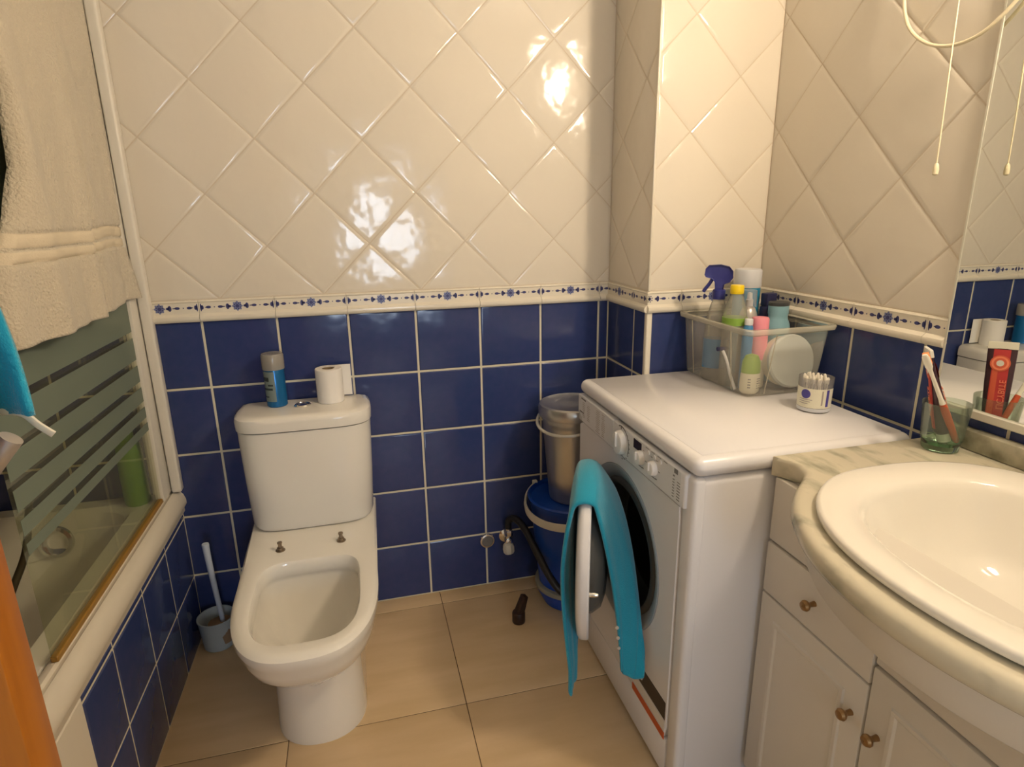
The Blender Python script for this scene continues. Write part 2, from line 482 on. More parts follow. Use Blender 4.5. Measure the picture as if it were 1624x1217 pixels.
bm = new(); box(bm, -1.30, 0.40, -4.25, -2.36, ZT, ZT + .05); struct('ceiling_hall', bm, 'ceiling_paint')
bm = new(); box(bm, -1.30, 0.40, -4.25, -2.30, -.05, -.0015); struct('floor_hall', bm, 'floor_tile')
bm = new()
for a in ((-.85, -.81, .58, 1.78), (-.09, -.05, .58, 1.78), (-.85, -.05, .58, .62), (-.85, -.05, 1.74, 1.78), (-.47, -.43, .58, 1.78)):
    box(bm, a[0], a[1], -4.255, -4.22, a[2], a[3], .004, 1)
w = struct('window_1', bm, 'white_alu')
bm = new(); box(bm, -.82, -.08, -4.243, -4.238, .61, 1.75); link('pane', bm, 'window_pane', w)

# bath apron: tiled front, rounded white edging along its top, white plastered end
bm = new()
box(bm, -1.372, XT, -0.758, 0, 0, 0.417, mi=1)
box(bm, -1.372, XT + .0035, -1.333, -0.758, 0, 0.417, 0.003, 1, mi=2)
fr = on_x(XT, 1)
squares(bm, fr, -0.757, -0.004, 0.0, 0.419, -0.206, 0.0, 0.196, 0.0055, 0, pv=0.2)
struct('wall_apron', bm, ['blue_tile', 'blue_grout', 'plaster_white'], 20)
bm = new()
E_ = [(-1.372, .470), (-1.372, .493), (-1.366, .497), (-1.356, .497), (-1.352, .491), (-1.347, .491), (-1.343, .494), (-1.332, .490), (-1.322, .478), (-1.317, .462), (-1.317, .448), (-1.321, .441), (-1.325, .436), (-1.325, .424), (-1.330, .417), (-1.372, .417)]
rings(bm, [[(x, -0.002, z) for x, z in E_], [(x, -0.40, z) for x, z in E_], [(x, -1.34, z) for x, z in E_]], True, True, True)
struct('trim_8', bm, 'plaster_white', 50)

# wooden door folded back against the near wall
bm = new(); box(bm, -1.76, -1.064, -1.374, -1.334, 0.008, 2.03, 0.003, 2)
d = struct('door_1', bm, 'door_wood')
M = axis_frame((-1.115, -1.334, 1.055), (0, 1, 0))
bm = new()
lathe(bm, [(.024, 0), (.026, .003), (.026, .008), (.012, .012)], n=24, cap0=True, cap1=True, M=M)
tube(bm, [(-1.115, -1.324, 1.055), (-1.115, -1.285, 1.055)], .0095, 14)
tube(bm, [(-1.066, -1.284, 1.094), (-1.088, -1.287, 1.067), (-1.128, -1.291, 1.020)], .0092, 16, smooth=False)
h = link('handle', bm, 'satin_steel', d)
# ================================================================== bath, screen, towels
bt = thing('bathtub', 'white built-in bathtub behind the glass shower screen', 'bathtub', (-1.70, -0.60, 0.0))
bm = new()
rs = [rrect(-2.046, -1.374, -1.335, -0.003, .02, .418), rrect(-2.046, -1.374, -1.335, -0.003, .02, .480), rrect(-2.040, -1.380, -1.329, -0.009, .03, .490),
      rrect(-1.995, -1.425, -1.28, -0.055, .08, .490), rrect(-1.985, -1.435, -1.265, -0.068, .09, .478), rrect(-1.965, -1.455, -1.22, -0.095, .11, .36),
      rrect(-1.94, -1.48, -1.15, -0.14, .13, .19), rrect(-1.90, -1.52, -1.10, -0.19, .14, .130), rrect(-1.82, -1.60, -0.9, -0.35, .1, .125)]
rings(bm, rs, True, False, True)
link('tub', bm, 'tub_enamel', bt)
M = axis_frame((-1.632, -0.088, 0.415), (0, -1, .18))
bm = new(); lathe(bm, [(.044, 0), (.046, .004), (.043, .010), (.034, .013), (.030, .0105), (.012, .010)], n=36, cap0=True, cap1=True, M=M)
link('overflow_cover', bm, 'chrome', bt)
bm = new(); tube(bm, [(-1.68, -0.004, 0.575), (-1.675, -0.05, 0.575), (-1.645, -0.15, 0.552), (-1.605, -0.283, 0.497), (-1.60, -0.372, 0.453), (-1.605, -0.46, 0.395), (-1.62, -0.58, 0.26), (-1.65, -0.72, 0.150)], .0085, 12)
tag(link('shower_hose', bm, 'dark_hose'), 'dark shower hose trailing down inside the white bathtub', 'hose')

ss = thing('shower_screen', 'glass bath screen with frosted stripes in a white aluminium frame', 'shower screen', (-1.355, -0.40, 0.49))
bm = new(); box(bm, -1.343, -1.316, -0.034, -0.003, .497, 2.02, .006, 3); link('wall_profile', bm, 'white_alu', ss)
bm = new()
t = bmesh.new(); box(t, -1.368, -1.345, -0.060, -0.004, .500, 2.0, .003, 2)
for v in t.verts: v.co.y -= .034 * (2.0 - v.co.z) / 1.5 * (1 if v.co.y < -.03 else 0)
merge(bm, t); link('stile', bm, 'white_alu', ss)
GX = -1.357
bm = new(); box(bm, GX - .003, GX + .003, -0.755, -0.050, .508, 1.95)
gp = link('glass_panel', bm, 'shower_glass', ss, smooth=0)
bands = [(.716, .738), (.753, .7825), (.798, .837), (.853, .897), (.913, .971), (.988, 1.93)]
for z0, z1 in bands:
    bm = new(); box(bm, GX + .0031, GX + .0039, -0.7545, -0.075, z0, z1)
    link('frosted_stripe', bm, 'frosted_glass', gp, smooth=0)
bm = new(); box(bm, GX - .006, GX + .0075, -0.755, -0.06, .497, .510, .002, 1); link('bottom_seal', bm, 'amber_seal', ss)
bm = new()
lathe(bm, [(.030, 0), (.033, .006), (.033, .150), (.030, .175), (.018, .19)], (-1.425, -0.055, .490), 28, True, True)
bm2 = new()
lathe(bm2, [(.019, .188), (.019, .212), (.016, .216)], (-1.425, -0.055, .490), 20, True, True)
sg = thing('shampoo_bottle', 'bright green bottle on the bath corner behind the glass', 'bottle', (-1.425, -0.055, .490))
link('body', bm, 'shower_green', sg); link('cap', bm2, 'shower_green', sg)

# bath towel thrown over the top of the screen
bw = thing('bath_towel', 'large beige terry towel hanging over the shower screen', 'towel', (-1.33, -0.42, 1.02))
def fold(y, z):
    k = max(0.0, min(1.0, (2.02 - z) / .8))
    return (.0075*math.sin(26*y + 1.2*z + .4) + .0035*math.sin(57*y - 2.0*z + 1)) * k
def fm(u, v):
    return 1 if .150 < v < .172 or .178 < v < .203 else 0
def relief(z, zb):
    v = (z - zb)/.905
    r = .0
    for e in (.149, .175, .204): r -= .0045*math.exp(-((v - e)/.0035)**2)
    if .149 < v < .204: r -= .0012
    return r
def front(i, j):
    zt, zb = 1.972, 1.073 + .003*math.sin(8*i)
    z = zb + (zt - zb)*j
    y = -.055 - .034*min(1, (z - 1.07)/.15 if z < 1.22 else 1) - .40*i + (.03*max(0, z - 1.22))
    return (-1.3355 + fold(y, z) + .006*(1-j) + relief(z, zb), y, z)
bm = new(); grid(bm, front, 44, 200, midx=fm)
def back(i, j): return (-1.385 + .3*fold(-.07 - .66*i, 1.4), -.085 - .80*i, 1.45 + .52*j)
bm_b = new(); grid(bm_b, back, 30, 10)
def over(i, j):
    a = PI*j
    return (GX + .004 + .022*math.cos(a), -.068 - .78*i, 1.968 + .014*math.sin(a))
bm_o = new(); grid(bm_o, over, 30, 8)
merge(bm, bm_b, 0); merge(bm, bm_o, 0)
o = link('front_fold', bm, ['beige_towel', 'beige_band'], bw, smooth=80); thicken(o, .006)
LE = [(1.06, -.720), (1.11, -.722), (1.20, -.695), (1.28, -.630), (1.36, -.590), (1.48, -.575), (1.60, -.61), (1.98, -.80)]
def left_edge(z):
    for (a, p), (b, q) in zip(LE, LE[1:]):
        if z <= b: return p + (q - p)*max(0, (z - a))/(b - a)
    return LE[-1][1]
def front2(i, j):
    zt, zb = 1.972, 1.067
    z = zb + (zt - zb)*j
    y0 = -.318 - .012*(1 - j)
    y = y0 + (left_edge(z) - y0)*i
    edge = math.exp(-(i/.05)**2)
    return (-1.3195 + 1.1*fold(y + .06, z) + .010*(1 - j) - .014*edge - .020*max(0, (i - .93)/.07)**2 + relief(z, zb), y, z)
bm = new(); grid(bm, front2, 54, 200, midx=fm)
o = link('outer_fold', bm, ['beige_towel', 'beige_band'], bw, smooth=80); thicken(o, .006)

# turquoise cloth on the door handle
tc = thing('turquoise_cloth', 'turquoise cloth with a cream hanging loop over the wooden door handle', 'cloth', (-1.10, -1.27, 1.07))
def cl(i, j):
    """i across from the room side to the left, j from the hem upward"""
    rx = -1.0625 - .0115*j/.45 if j < .45 else -1.074 - .030*(j - .45)/.55
    z = 1.103 + .26*j - .024*i*1.8*(1 - j) + .006*math.sin(9*i)*(1 - j)
    x = rx - .22*i
    return (x, -1.252 + .010*math.sin(14*i + 5*j) - .02*i*j + .012*(1-j)*math.sin(5*i), z)
bm = new(); grid(bm, cl, 24, 24)
o = link('cloth', bm, 'teal_cloth', tc, smooth=80); thicken(o, .006)
def cl2(i, j): return (-1.082 - .2*i, -1.276 + .006*math.sin(16*i), 1.075 + .20*j - .01*i)
bm = new(); grid(bm, cl2, 20, 16)
o = link('rear_fold', bm, 'teal_cloth', tc, smooth=80); thicken(o, .006)
bm = new(); tube(bm, [(-1.115, -1.240, 1.106), (-1.090, -1.238, 1.1055), (-1.076, -1.238, 1.102), (-1.066, -1.238, 1.090), (-1.0555, -1.238, 1.0795)], .0036, 8)
for v in bm.verts: v.co.y = -1.238 + (v.co.y + 1.238)*.5
link('hanging_loop', bm, 'tag_cream', tc)
# ================================================================== toilet
TX = -0.944
to = thing('toilet', 'white seatless close-coupled toilet against the blue tiles', 'toilet', (TX, -0.35, 0.0))
def ring(z, yf, hw, yb=-.045, hb=None, n=72, ex=2.5, yc=-.47):
    hb = hb if hb is not None else hw
    out = []
    # front superellipse from the right side round to the left, then straight back
    nf = n*2//3
    for i in range(nf + 1):
        a = PI * i / nf
        c, s = math.cos(a), math.sin(a)
        out.append((TX + hw*math.copysign(abs(c)**(2/ex), c), yc + (yf - yc)*abs(s)**(2/ex), z))
    m_ = (n - nf - 1)
    q = m_//3
    for i in range(1, q + 1):
        t = i/q; out.append((TX - hw - (hb-hw)*t, yc + (yb + .03 - yc)*t, z))
    for i in range(1, m_ - 2*q + 1):
        t = i/(m_ - 2*q + 1); out.append((TX - hb + 2*hb*t, yb - .0 + 0*t, z))
    for i in range(q, 0, -1):
        t = i/q; out.append((TX + hw + (hb-hw)*t, yc + (yb + .03 - yc)*t, z))
    return out
bm = new()
rs = [ring(z, yf, hw, yb, hb, ex=ex, yc=-.44) for z, yf, hw, yb, hb, ex in (
    (0.000, -.556, .112, -.10, None, 2.2), (.012, -.557, .113, -.10, None, 2.2), (.06, -.553, .110, -.10, None, 2.2), (.13, -.549, .108, -.10, None, 2.2),
    (.185, -.551, .109, -.10, None, 2.2), (.215, -.560, .112, -.095, None, 2.25), (.240, -.590, .119, -.09, .118, 2.3), (.262, -.640, .131, -.08, .128, 2.35),
    (.285, -.682, .144, -.07, .143, 2.45), (.312, -.708, .155, -.055, .157, 2.5), (.340, -.722, .162, -.05, .168, 2.55),
    (.362, -.728, .165, -.045, .174, 2.6), (.380, -.738, .169, -.045, .180, 2.65),
    (.394, -.737, .169, -.045, .181, 2.65), (.4015, -.728, .162, -.05, .176, 2.65), (.403, -.716, .152, -.06, .165, 2.7))]
# the opening
def hole(z, yf, yb, hw, hwb, n=72, ex=3.2):
    yc = (yf + yb)/2; out = []
    nf = n*2//3
    for i in range(nf + 1):
        a = PI*i/nf; c, s = math.cos(a), math.sin(a)
        out.append((TX + hw*math.copysign(abs(c)**(2/ex), c), yc + .03 + (yf - yc - .03)*abs(s)**(2/ex), z))
    m_ = n - nf - 1
    for i in range(1, m_ + 1):
        a = PI + PI*i/(m_ + 1); c, s = math.cos(a), math.sin(a)
        out.append((TX + hwb*math.copysign(abs(c)**(2/4.5), c), yc + .03 + (yb - yc - .03)*abs(s)**(2/4.5), z))
    return out
rs += [hole(.403, -.698, -.338, .133, .133), hole(.4005, -.689, -.347, .125, .125), hole(.392, -.684, -.352, .121, .121), hole(.362, -.685, -.351, .122, .122),
       hole(.357, -.690, -.347, .122, .123), hole(.345, -.690, -.345, .122, .123), hole(.300, -.668, -.352, .112, .116), hole(.240, -.62, -.37, .090, .100, ex=2.4), hole(.19, -.57, -.39, .066, .076, ex=2.2),
       hole(.15, -.53, -.41, .045, .055, ex=2.0), hole(.13, -.51, -.43, .03, .035, ex=2.0)]
rings(bm, rs, True, False, True)
bw_ = link('bowl', bm, 'porcelain', to, smooth=40)
def dplan(z, hw, yf, n=40, r=.075, yb=-.012):
    """flat back, softly bowed front with round corners"""
    out = []
    for i in range(n + 1):
        a = PI*i/n; c, s = math.cos(a), math.sin(a)
        out.append((TX + hw*math.copysign(abs(c)**(2/5.0), c), yb - .055 + (yf - yb + .055)*abs(s)**(2/3.4), z))
    out.append((TX - hw + .004, yb - .006, z)); out.append((TX - hw + .012, yb, z)); out.append((TX, yb, z)); out.append((TX + hw - .012, yb, z)); out.append((TX + hw - .004, yb - .006, z))
    return out
bm = new()
rings(bm, [dplan(.4035, .160, -.170), dplan(.407, .168, -.182), dplan(.420, .1735, -.190), dplan(.55, .1795, -.187), dplan(.66, .1835, -.181), dplan(.700, .1845, -.178)], True, True, True)
link('cistern', bm, 'porcelain', to, smooth=40)
bm = new()
rings(bm, [dplan(.7015, .182, -.176), dplan(.704, .1875, -.183), dplan(.728, .1885, -.184), dplan(.738, .186, -.181), dplan(.744, .178, -.172), dplan(.746, .165, -.158)], True, True, True)
lid = link('cistern_lid', bm, 'porcelain', to, smooth=40)
bm = new(); lathe(bm, [(.0225, .7455), (.0235, .749), (.021, .752), (.017, .7525), (.016, .7505), (.0155, .7515), (.008, .7535), (.001, .754)], (-.947, -.085, 0), 32, True, True)
link('flush_button', bm, 'chrome', to)
for x, y in ((-1.026, -.287), (-.867, -.279)):
    bm = new()
    lathe(bm, [(.0125, .4025), (.0125, .405), (.0085, .406), (.0085, .412), (.0050, .413), (.0050, .424), (.0065, .4245), (.0065, .428), (.003, .429)], (x, y, 0), 16, True, True)
    link('seat_bolt', bm, 'brushed_bolt', to)

# on the cistern
cn = thing('shaving_can', 'blue spray can with a smoky clear cap on the toilet cistern', 'spray can', (-1.018, -.058, .7462))
bm = new()
lathe(bm, [(.026, 0), (.0285, .003), (.0285, .112), (.026, .118), (.012, .122)], (0, 0, 0), 36, True, True)
link('body', bm, 'can_blue', cn, world=False)
bm = new(); pts = [[(.0288*math.cos(a), .0288*math.sin(a), z) for a in [PI*(.95 + .58*i/12) for i in range(13)]] for z in (.018, .106)]
rings(bm, pts, False); link('label', bm, 'can_label', cn, world=False)
bm = new()
for z0, z1, a0, a1 in ((.078, .090, 1.05, 1.35), (.052, .058, 1.1, 1.45), (.030, .034, 1.05, 1.3), (.064, .069, 1.3, 1.47)):
    rings(bm, [[(.0290*math.cos(PI*(a0 + (a1-a0)*i/6)), .0290*math.sin(PI*(a0 + (a1-a0)*i/6)), z) for i in range(7)] for z in (z0, z1)], False)
link('lettering', bm, 'label_dark', cn, world=False)
bm = new(); lathe(bm, [(.0305, .110), (.0310, .112), (.0310, .150), (.0285, .155), (.0, .1555)], (0, 0, 0), 36, False, False); link('cap', bm, 'smoke_cap', cn, world=False)
bm = new(); lathe(bm, [(.006, .118), (.006, .132), (.011, .133), (.011, .142), (.004, .144)], (0, 0, 0), 20, True, True); link('nozzle', bm, 'sticker_white', cn, world=False)
rp = thing('toilet_roll', 'white toilet paper roll with a loose sheet on the cistern', 'toilet paper', (-.868, -.058, .7462))
bm = new()
lathe(bm, [(.018, 0), (.037, 0), (.0385, .002), (.0385, .098), (.037, .1), (.018, .1), (.018, 0)], (0, 0, 0), 44)
link('paper', bm, 'paper_white', rp, world=False)
bm = new(); lathe(bm, [(.0178, .001), (.0178, .099), (.0165, .099), (.0165, .001), (.0178, .001)], (0, 0, 0), 28); link('tube', bm, 'cardboard', rp, world=False)
bm = new()
box(bm, .0, .062, .0375, .0385, .004, .099); o = link('loose_sheet', bm, 'paper_white', rp, world=False)

# brush in the corner
bh = thing('toilet_brush', 'toilet brush standing in a pale grey holder beside the toilet', 'toilet brush', (-1.268, -.084, 0))
bm = new(); lathe(bm, [(.040, 0), (.044, .003), (.0515, .095), (.0535, .097), (.0535, .101), (.0505, .101), (.0485, .096), (.043, .012), (.0, .010)], (0, 0, 0), 40, True, False)
link('holder', bm, 'brush_holder', bh, world=False)
bm = new(); tube(bm, [(.020, -.006, .075), (.018, -.010, .13), (.014, -.014, .22), (.011, -.017, .30), (.010, -.018, .345)], lambda t: .0065 + .0035*t, 12)
M = axis_frame((.0098, -.0182, .35), (-.02, -.02, 1)); 
lathe(bm, [(.0095, -.006), (.0105, .0), (.0095, .006)], n=12, cap0=True, cap1=True, M=M)
link('handle', bm, 'brush_blue', bh, world=False)
bm = new(); lathe(bm, [(.01, .015), (.036, .022), (.041, .05), (.036, .078), (.012, .084)], (.012, -.004, 0), 30, True, True)
for v in bm.verts: v.co.x += random.uniform(-.002, .002); v.co.y += random.uniform(-.002, .002)
link('bristles', bm, 'bristle_brown', bh, world=False)
# ================================================================== washing machine
WX, Y0, Y1 = -0.175, -0.925, -0.300       # face, near side, far side
wm = thing('washing_machine', 'white front-loading washing machine with its round door ajar', 'washing machine', (0.08, -0.61, 0.0))
bm = new()
t = bmesh.new(); box(t, WX + .012, .325, Y0 + .006, Y1 - .006, .014, .778, .016, 4); t.normal_update()
for v in list(t.verts): pass
bmesh.ops.delete(t, geom=[f for f in t.faces if f.normal.x < -.98 and f.calc_area() > .05], context='FACES')
merge(bm, t)
link('body', bm, 'appliance_white', wm)
bm = new(); box(bm, WX - .002, .330, Y0 - .001, Y1 + .001, .780, .820, .0195, 6)
box(bm, WX + .022, .315, Y0 + .022, Y1 - .022, .8195, .8208, .0006, 1)
link('lid_top', bm, 'appliance_white', wm, smooth=50)
CY, CZ, RO = -0.600, 0.462, 0.208
def plate(bm, x0, x1, ya, yb, za, zb, cy, cz, r, rc=.018, n=96):
    """flat panel with a round hole, x0 is its face"""
    def outer(k):
        a = 2*PI*k/n; c, s = math.cos(a), math.sin(a)
        tt = min(((yb - cy) if c > 0 else (cy - ya)) / max(abs(c), 1e-9), ((zb - cz) if s > 0 else (cz - za)) / max(abs(s), 1e-9))
        return cy + tt*c, cz + tt*s
    O = [outer(k) for k in range(n)]
    I = [(cy + r*math.cos(2*PI*k/n), cz + r*math.sin(2*PI*k/n)) for k in range(n)]
    sh = [((y - cy)*(1 - .008) + cy, (z - cz)*(1 - .006) + cz) for y, z in O]
    rings(bm, [[(x1, *p) for p in O], [(x0 + .003, *p) for p in O], [(x0, *p) for p in sh], [(x0, *p) for p in I], [(x1, *p) for p in I]])
bm = new(); plate(bm, WX, WX + .02, Y0 + .052, Y1 - .006, .118, .6995, CY, CZ, RO)
link('front_panel', bm, 'appliance_white', wm, smooth=30)
bm = new(); box(bm, WX + .001, WX + .02, Y0 + .052, Y1 - .006, .016, .1155, .003, 2)
link('kick_panel', bm, 'appliance_white', wm)
bm = new(); box(bm, WX + .001, WX + .03, Y0 + .006, Y0 + .0505, .016, .7785, .010, 4); link('corner_post', bm, 'appliance_white', wm)
# porthole: grey ring, rubber gasket, drum
def ringx(bm, prof, cy, cz, n=72, cap1=False):
    rings(bm, [[(x, cy + r*math.cos(2*PI*k/n), cz + r*math.sin(2*PI*k/n)) for k in range(n)] for r, x in prof], True, False, cap1)
bm = new(); ringx(bm, [(RO - .0005, WX + .012), (RO - .001, WX - .003), (RO - .006, WX - .004), (.180, WX + .006), (.172, WX + .012)], CY, CZ); link('porthole_ring', bm, 'porthole_grey', wm, smooth=40)
bm = new(); ringx(bm, [(.172, WX + .012), (.166, WX + .004), (.158, WX + .004), (.152, WX + .018), (.150, WX + .05), (.158, WX + .07), (.150, WX + .09)], CY, CZ); link('gasket', bm, 'gasket', wm, smooth=60)
bm = new(); ringx(bm, [(.150, WX + .09), (.225, WX + .10), (.225, WX + .36), (.001, WX + .37)], CY, CZ); link('drum', bm, 'drum_metal', wm, smooth=40)
# control panel and drawer
bm = new()
pl = [(Y0 + .006, .712), (-.56, .700), (-.56, .784), (Y0 + .006, .784)]
t = bmesh.new(); box(t, WX - .006, WX + .012, Y0 + .030, -.553, .7035, .7785, .005, 3); merge(bm, t)
cp = link('control_panel', bm, 'panel_white', wm)
bm = new()
D_ = [(-.551, .7785), (Y1 - .007, .7785), (Y1 - .007, .728), (-.335, .716), (-.37, .708), (-.43, .7035), (-.551, .7035)]
for P_ in (D_,):
    c_ = (sum(p[0] for p in P_)/len(P_), sum(p[1] for p in P_)/len(P_))
    sm = [(c_[0] + (p[0]-c_[0])*.985, c_[1] + (p[1]-c_[1])*.95) for p in P_]
    rings(bm, [[(WX + .012, *p) for p in P_], [(WX - .003, *p) for p in P_], [(WX - .006, *p) for p in sm]], True, False, True)
dr = link('detergent_drawer', bm, 'panel_white', wm)
bm = new()
t = bmesh.new(); box(t, WX - .004, WX + .012, -.43, Y1 - .007, .7015, .7265, .004, 2); merge(bm, t)
link('drawer_grip', bm, 'appliance_white', wm)
def dash(bm, y, z, w, h=.0016, x=WX - .0063, mi=0):
    box(bm, x - .0004, x + .0004, y - w/2, y + w/2, z - h/2, z + h/2, mi=mi)
bm = new()
random.seed(3)
box(bm, WX - .0062, WX - .0058, -.512, -.338, .706, .777, mi=1)
for c in range(2):
    for r in range(9): dash(bm, -.350 - .035*c, .762 - .0052*r, random.uniform(.010, .022), .0013)
for r in range(12):
    dash(bm, -.452, .769 - .0052*r, random.uniform(.014, .03), .0015); dash(bm, -.488, .769 - .0052*r, random.uniform(.010, .024), .0015)
link('printed_guide', bm, ['text_grey', 'panel_white'], dr, smooth=0)
bm = new()
box(bm, WX - .0062, WX - .0058, -.643, -.557, .706, .777, mi=1)
dash(bm, -.598, .774, .005, .005)
for k in range(13):
    a = -.9 + k*.27
    dash(bm, -.600 - .044*math.sin(a + .6), .738 - .044*math.cos(a + .6)*-1*.9, .006, .0016)
for k in range(8): dash(bm, -.600 + random.uniform(-.02, .02), .7045 + random.uniform(0, .006), .008, .0012)
link('dial_marks', bm, ['mark_grey', 'panel_white'], cp, smooth=0)
bm = new(); box(bm, WX - .0062, WX - .0058, -.880, -.672, .708, .777, mi=1)
for y0, z0 in ((-.706, .741), (-.768, .741)):
    for k in range(6): dash(bm, y0 - .024*math.cos(k*1.05), z0 + .024*math.sin(k*1.05), .007, .0016)
    dash(bm, y0, z0 - .022, .02, .0018)
for k in range(4): dash(bm, -.735 - .027*k, .774, .016, .0015)
dash(bm, -.860, .772, .014, .010); dash(bm, -.852, .760, .006, .003)
for r in range(7):
    dash(bm, -.872, .752 - .0062*r, .012, .0018); dash(bm, -.852, .752 - .0062*r, .007, .0018)
link('printed_marks', bm, ['mark_grey', 'panel_white'], cp, smooth=0)
bm = new(); dash(bm, -.335, .7315, .03, .004); link('maker_mark', bm, 'mark_grey', dr, smooth=0)
bm = new(); dash(bm, -.348, .7715, .034, .004); link('guide_heading', bm, 'mark_grey', dr, smooth=0)
bm = new()
for k in range(14):
    a = -.35 + 2.2*k/13; b = a + 2.2/13
    pts = [(WX - .0066, -.600 - .0425*math.sin(q), .738 + .0425*math.cos(q)) for q in (a, b)] + [(WX - .0066, -.600 - .0395*math.sin(q), .738 + .0395*math.cos(q)) for q in (b, a)]
    quad(bm, pts)
link('dial_arc', bm, 'seam_dark', cp, smooth=0)
bm = new(); box(bm, WX - .0068, WX - .004, -.707, -.666, .751, .774, .001, 1); link('display', bm, 'dark_display', cp)
def knob(y, z, r, d):
    bm = new(); M = axis_frame((WX - .006, y, z), (-1, 0, 0))
    lathe(bm, [(r, 0), (r*.98, d*.55), (r*.9, d*.9), (r*.8, d), (0.001, d)], n=36, M=M)
    box(bm, WX - .006 - d - .004, WX - .006 - d + .003, y - r*.12, y + r*.12, z - r*.3, z + r*.92, .0015, 2)
    return bm
link('program_dial', knob(-.600, .738, .030, .014), 'knob_white', wm)
for y in (-.706, -.768): link('dial', knob(y, .741, .0165, .012), 'knob_white', wm)
for k in range(3):
    bm = new(); M = axis_frame((WX - .006, -.742 - .027*k, .766), (-1, 0, 0)); lathe(bm, [(.005, 0), (.005, .002), (.001, .0025)], n=16, M=M); link('button', bm, 'knob_white', cp)
# energy sticker
bm = new()
box(bm, WX - .0008, WX + .001, -.866, -.703, .166, .212, mi=0)
box(bm, WX - .0008, WX + .001, -.866, -.703, .112, .131, mi=1)
box(bm, WX - .0007, WX + .001, -.866, -.703, .137, .160, mi=2)
Mx = Matrix(((0, 0, -1, WX - .0010), (-1, 0, 0, -.748), (0, 1, 0, .189), (0, 0, 0, 1)))
text_bm(bm, '5', .044, Mx, .0002, 2)
link('sticker', bm, ['sticker_black', 'sticker_orange', 'sticker_white'], wm, smooth=0)
# round door, ajar, hinged on its far side
H = Vector((WX - .006, -.402, CZ)); dd = Vector((-.395, -.919, 0)).normalized(); nn = Vector((dd.y, -dd.x, 0))   # nn points to the inner side
if nn.x < 0: nn = -nn
RD = .210
Md = Matrix((dd, Vector((0, 0, 1)), nn)).transposed().to_4x4(); Md.translation = H + dd*(RD + .006)
bm = new()
lathe(bm, [(.150, -.015), (.176, -.018), (.200, -.014), (RD - .002, -.008), (RD, -.001), (RD, .009), (RD - .004, .013), (.180, .014), (.165, .011), (.150, .003), (.150, -.015)], n=80, M=Md)
wd = link('door', bm, 'appliance_white', wm, smooth=40)
bm = new(); lathe(bm, [(.152, .002), (.148, .020), (.132, .040), (.100, .050), (.04, .055), (.001, .056)], n=64, M=Md)
lathe(bm, [(.152, -.013), (.10, -.021), (.001, -.024)], n=64, M=Md)
link('door_glass', bm, 'door_bowl', wd, smooth=60)
bm = new(); P = Md @ Vector((.187, 0, .0135)); M2 = axis_frame(P, nn)
lathe(bm, [(.006, 0), (.006, .012), (.004, .020)], n=10, cap1=True, M=M2); link('latch', bm, 'chrome', wd)
bm = new(); box(bm, WX - .016, WX + .004, -.416, -.394, CZ - .05, CZ + .05, .004, 2); link('hinge', bm, 'porthole_grey', wd)

# turquoise towel thrown over the door
tt = thing('turquoise_towel', 'turquoise towel thrown over the open washing machine door', 'towel', (-.30, -.62, .20))
def dp(u, v, w): return Md @ Vector((u, v, w))
R2 = RD + .006
def rim(th, w): return dp(R2*math.cos(th), R2*math.sin(th), w)
TH0, TH1 = math.radians(56), math.radians(108)
def towel(i, j):
    """i runs from the near edge back along the rim, j from the outer hem over the rim to the inner hem"""
    th = TH0 + (TH1 - TH0)*i
    top = rim(th, 0)
    rip = .005*math.sin(11*i + 3*j) + .003*math.sin(25*i)
    if j < .42:                                   # outside flap, hanging straight
        t = 1 - j/.42
        zb = .132 + .06*i
        p = rim(th, -.021)
        sq = 1 - .62*t**1.2
        mid = rim(TH0, -.024)
        z = p.z + (zb - p.z)*t
        swell = .020*math.sin(PI*min(1, t*1.15)**.8) - .004*t
        q = Vector((mid.x + (p.x - mid.x)*sq, mid.y + (p.y - mid.y)*sq, z)) - nn*(swell*(1 - .75*i) + .004 + rip*min(1, 3*t)) + dd*(.012*t)
        return q
    if j < .55:
        t = (j - .42)/.13
        return rim(th, -.021 + .042*t) + Vector((0, 0, .006*math.sin(PI*t)))
    t = (j - .55)/.45
    p = rim(th, .021)
    end = Vector((-.247 + .046*i, -.780 - .024*i, .232 - .012*math.sin(PI*i) + .014*(1-i)))
    s = t**.9
    q = Vector((p.x + (end.x - p.x)*s, p.y + (end.y - p.y)*s, p.z + (end.z - p.z)*t))
    q += nn*((.004 + .050*i)*math.sin(PI*t**.85) + rip*t*.6 + .012*t*(1-t))
    q.x = min(q.x, -.192)
    return q
bm = new(); grid(bm, towel, 22, 90)
o = link('cloth', bm, 'teal_cloth', tt, smooth=80); thicken(o, .010)
s = o.modifiers.new('smooth', 'SUBSURF'); s.levels = 1; s.render_levels = 1
bm = new()
for k in range(3):
    p = towel(.06, .93 - .028*k); M = axis_frame(p - nn*0 + Vector((-.006, -.004, 0)), (-.6, -.75, .1)); lathe(bm, [(.0042, -.001), (.0038, .0015), (.001, .002)], n=12, M=M)
link('snap_button', bm, 'handle_plastic', tt)

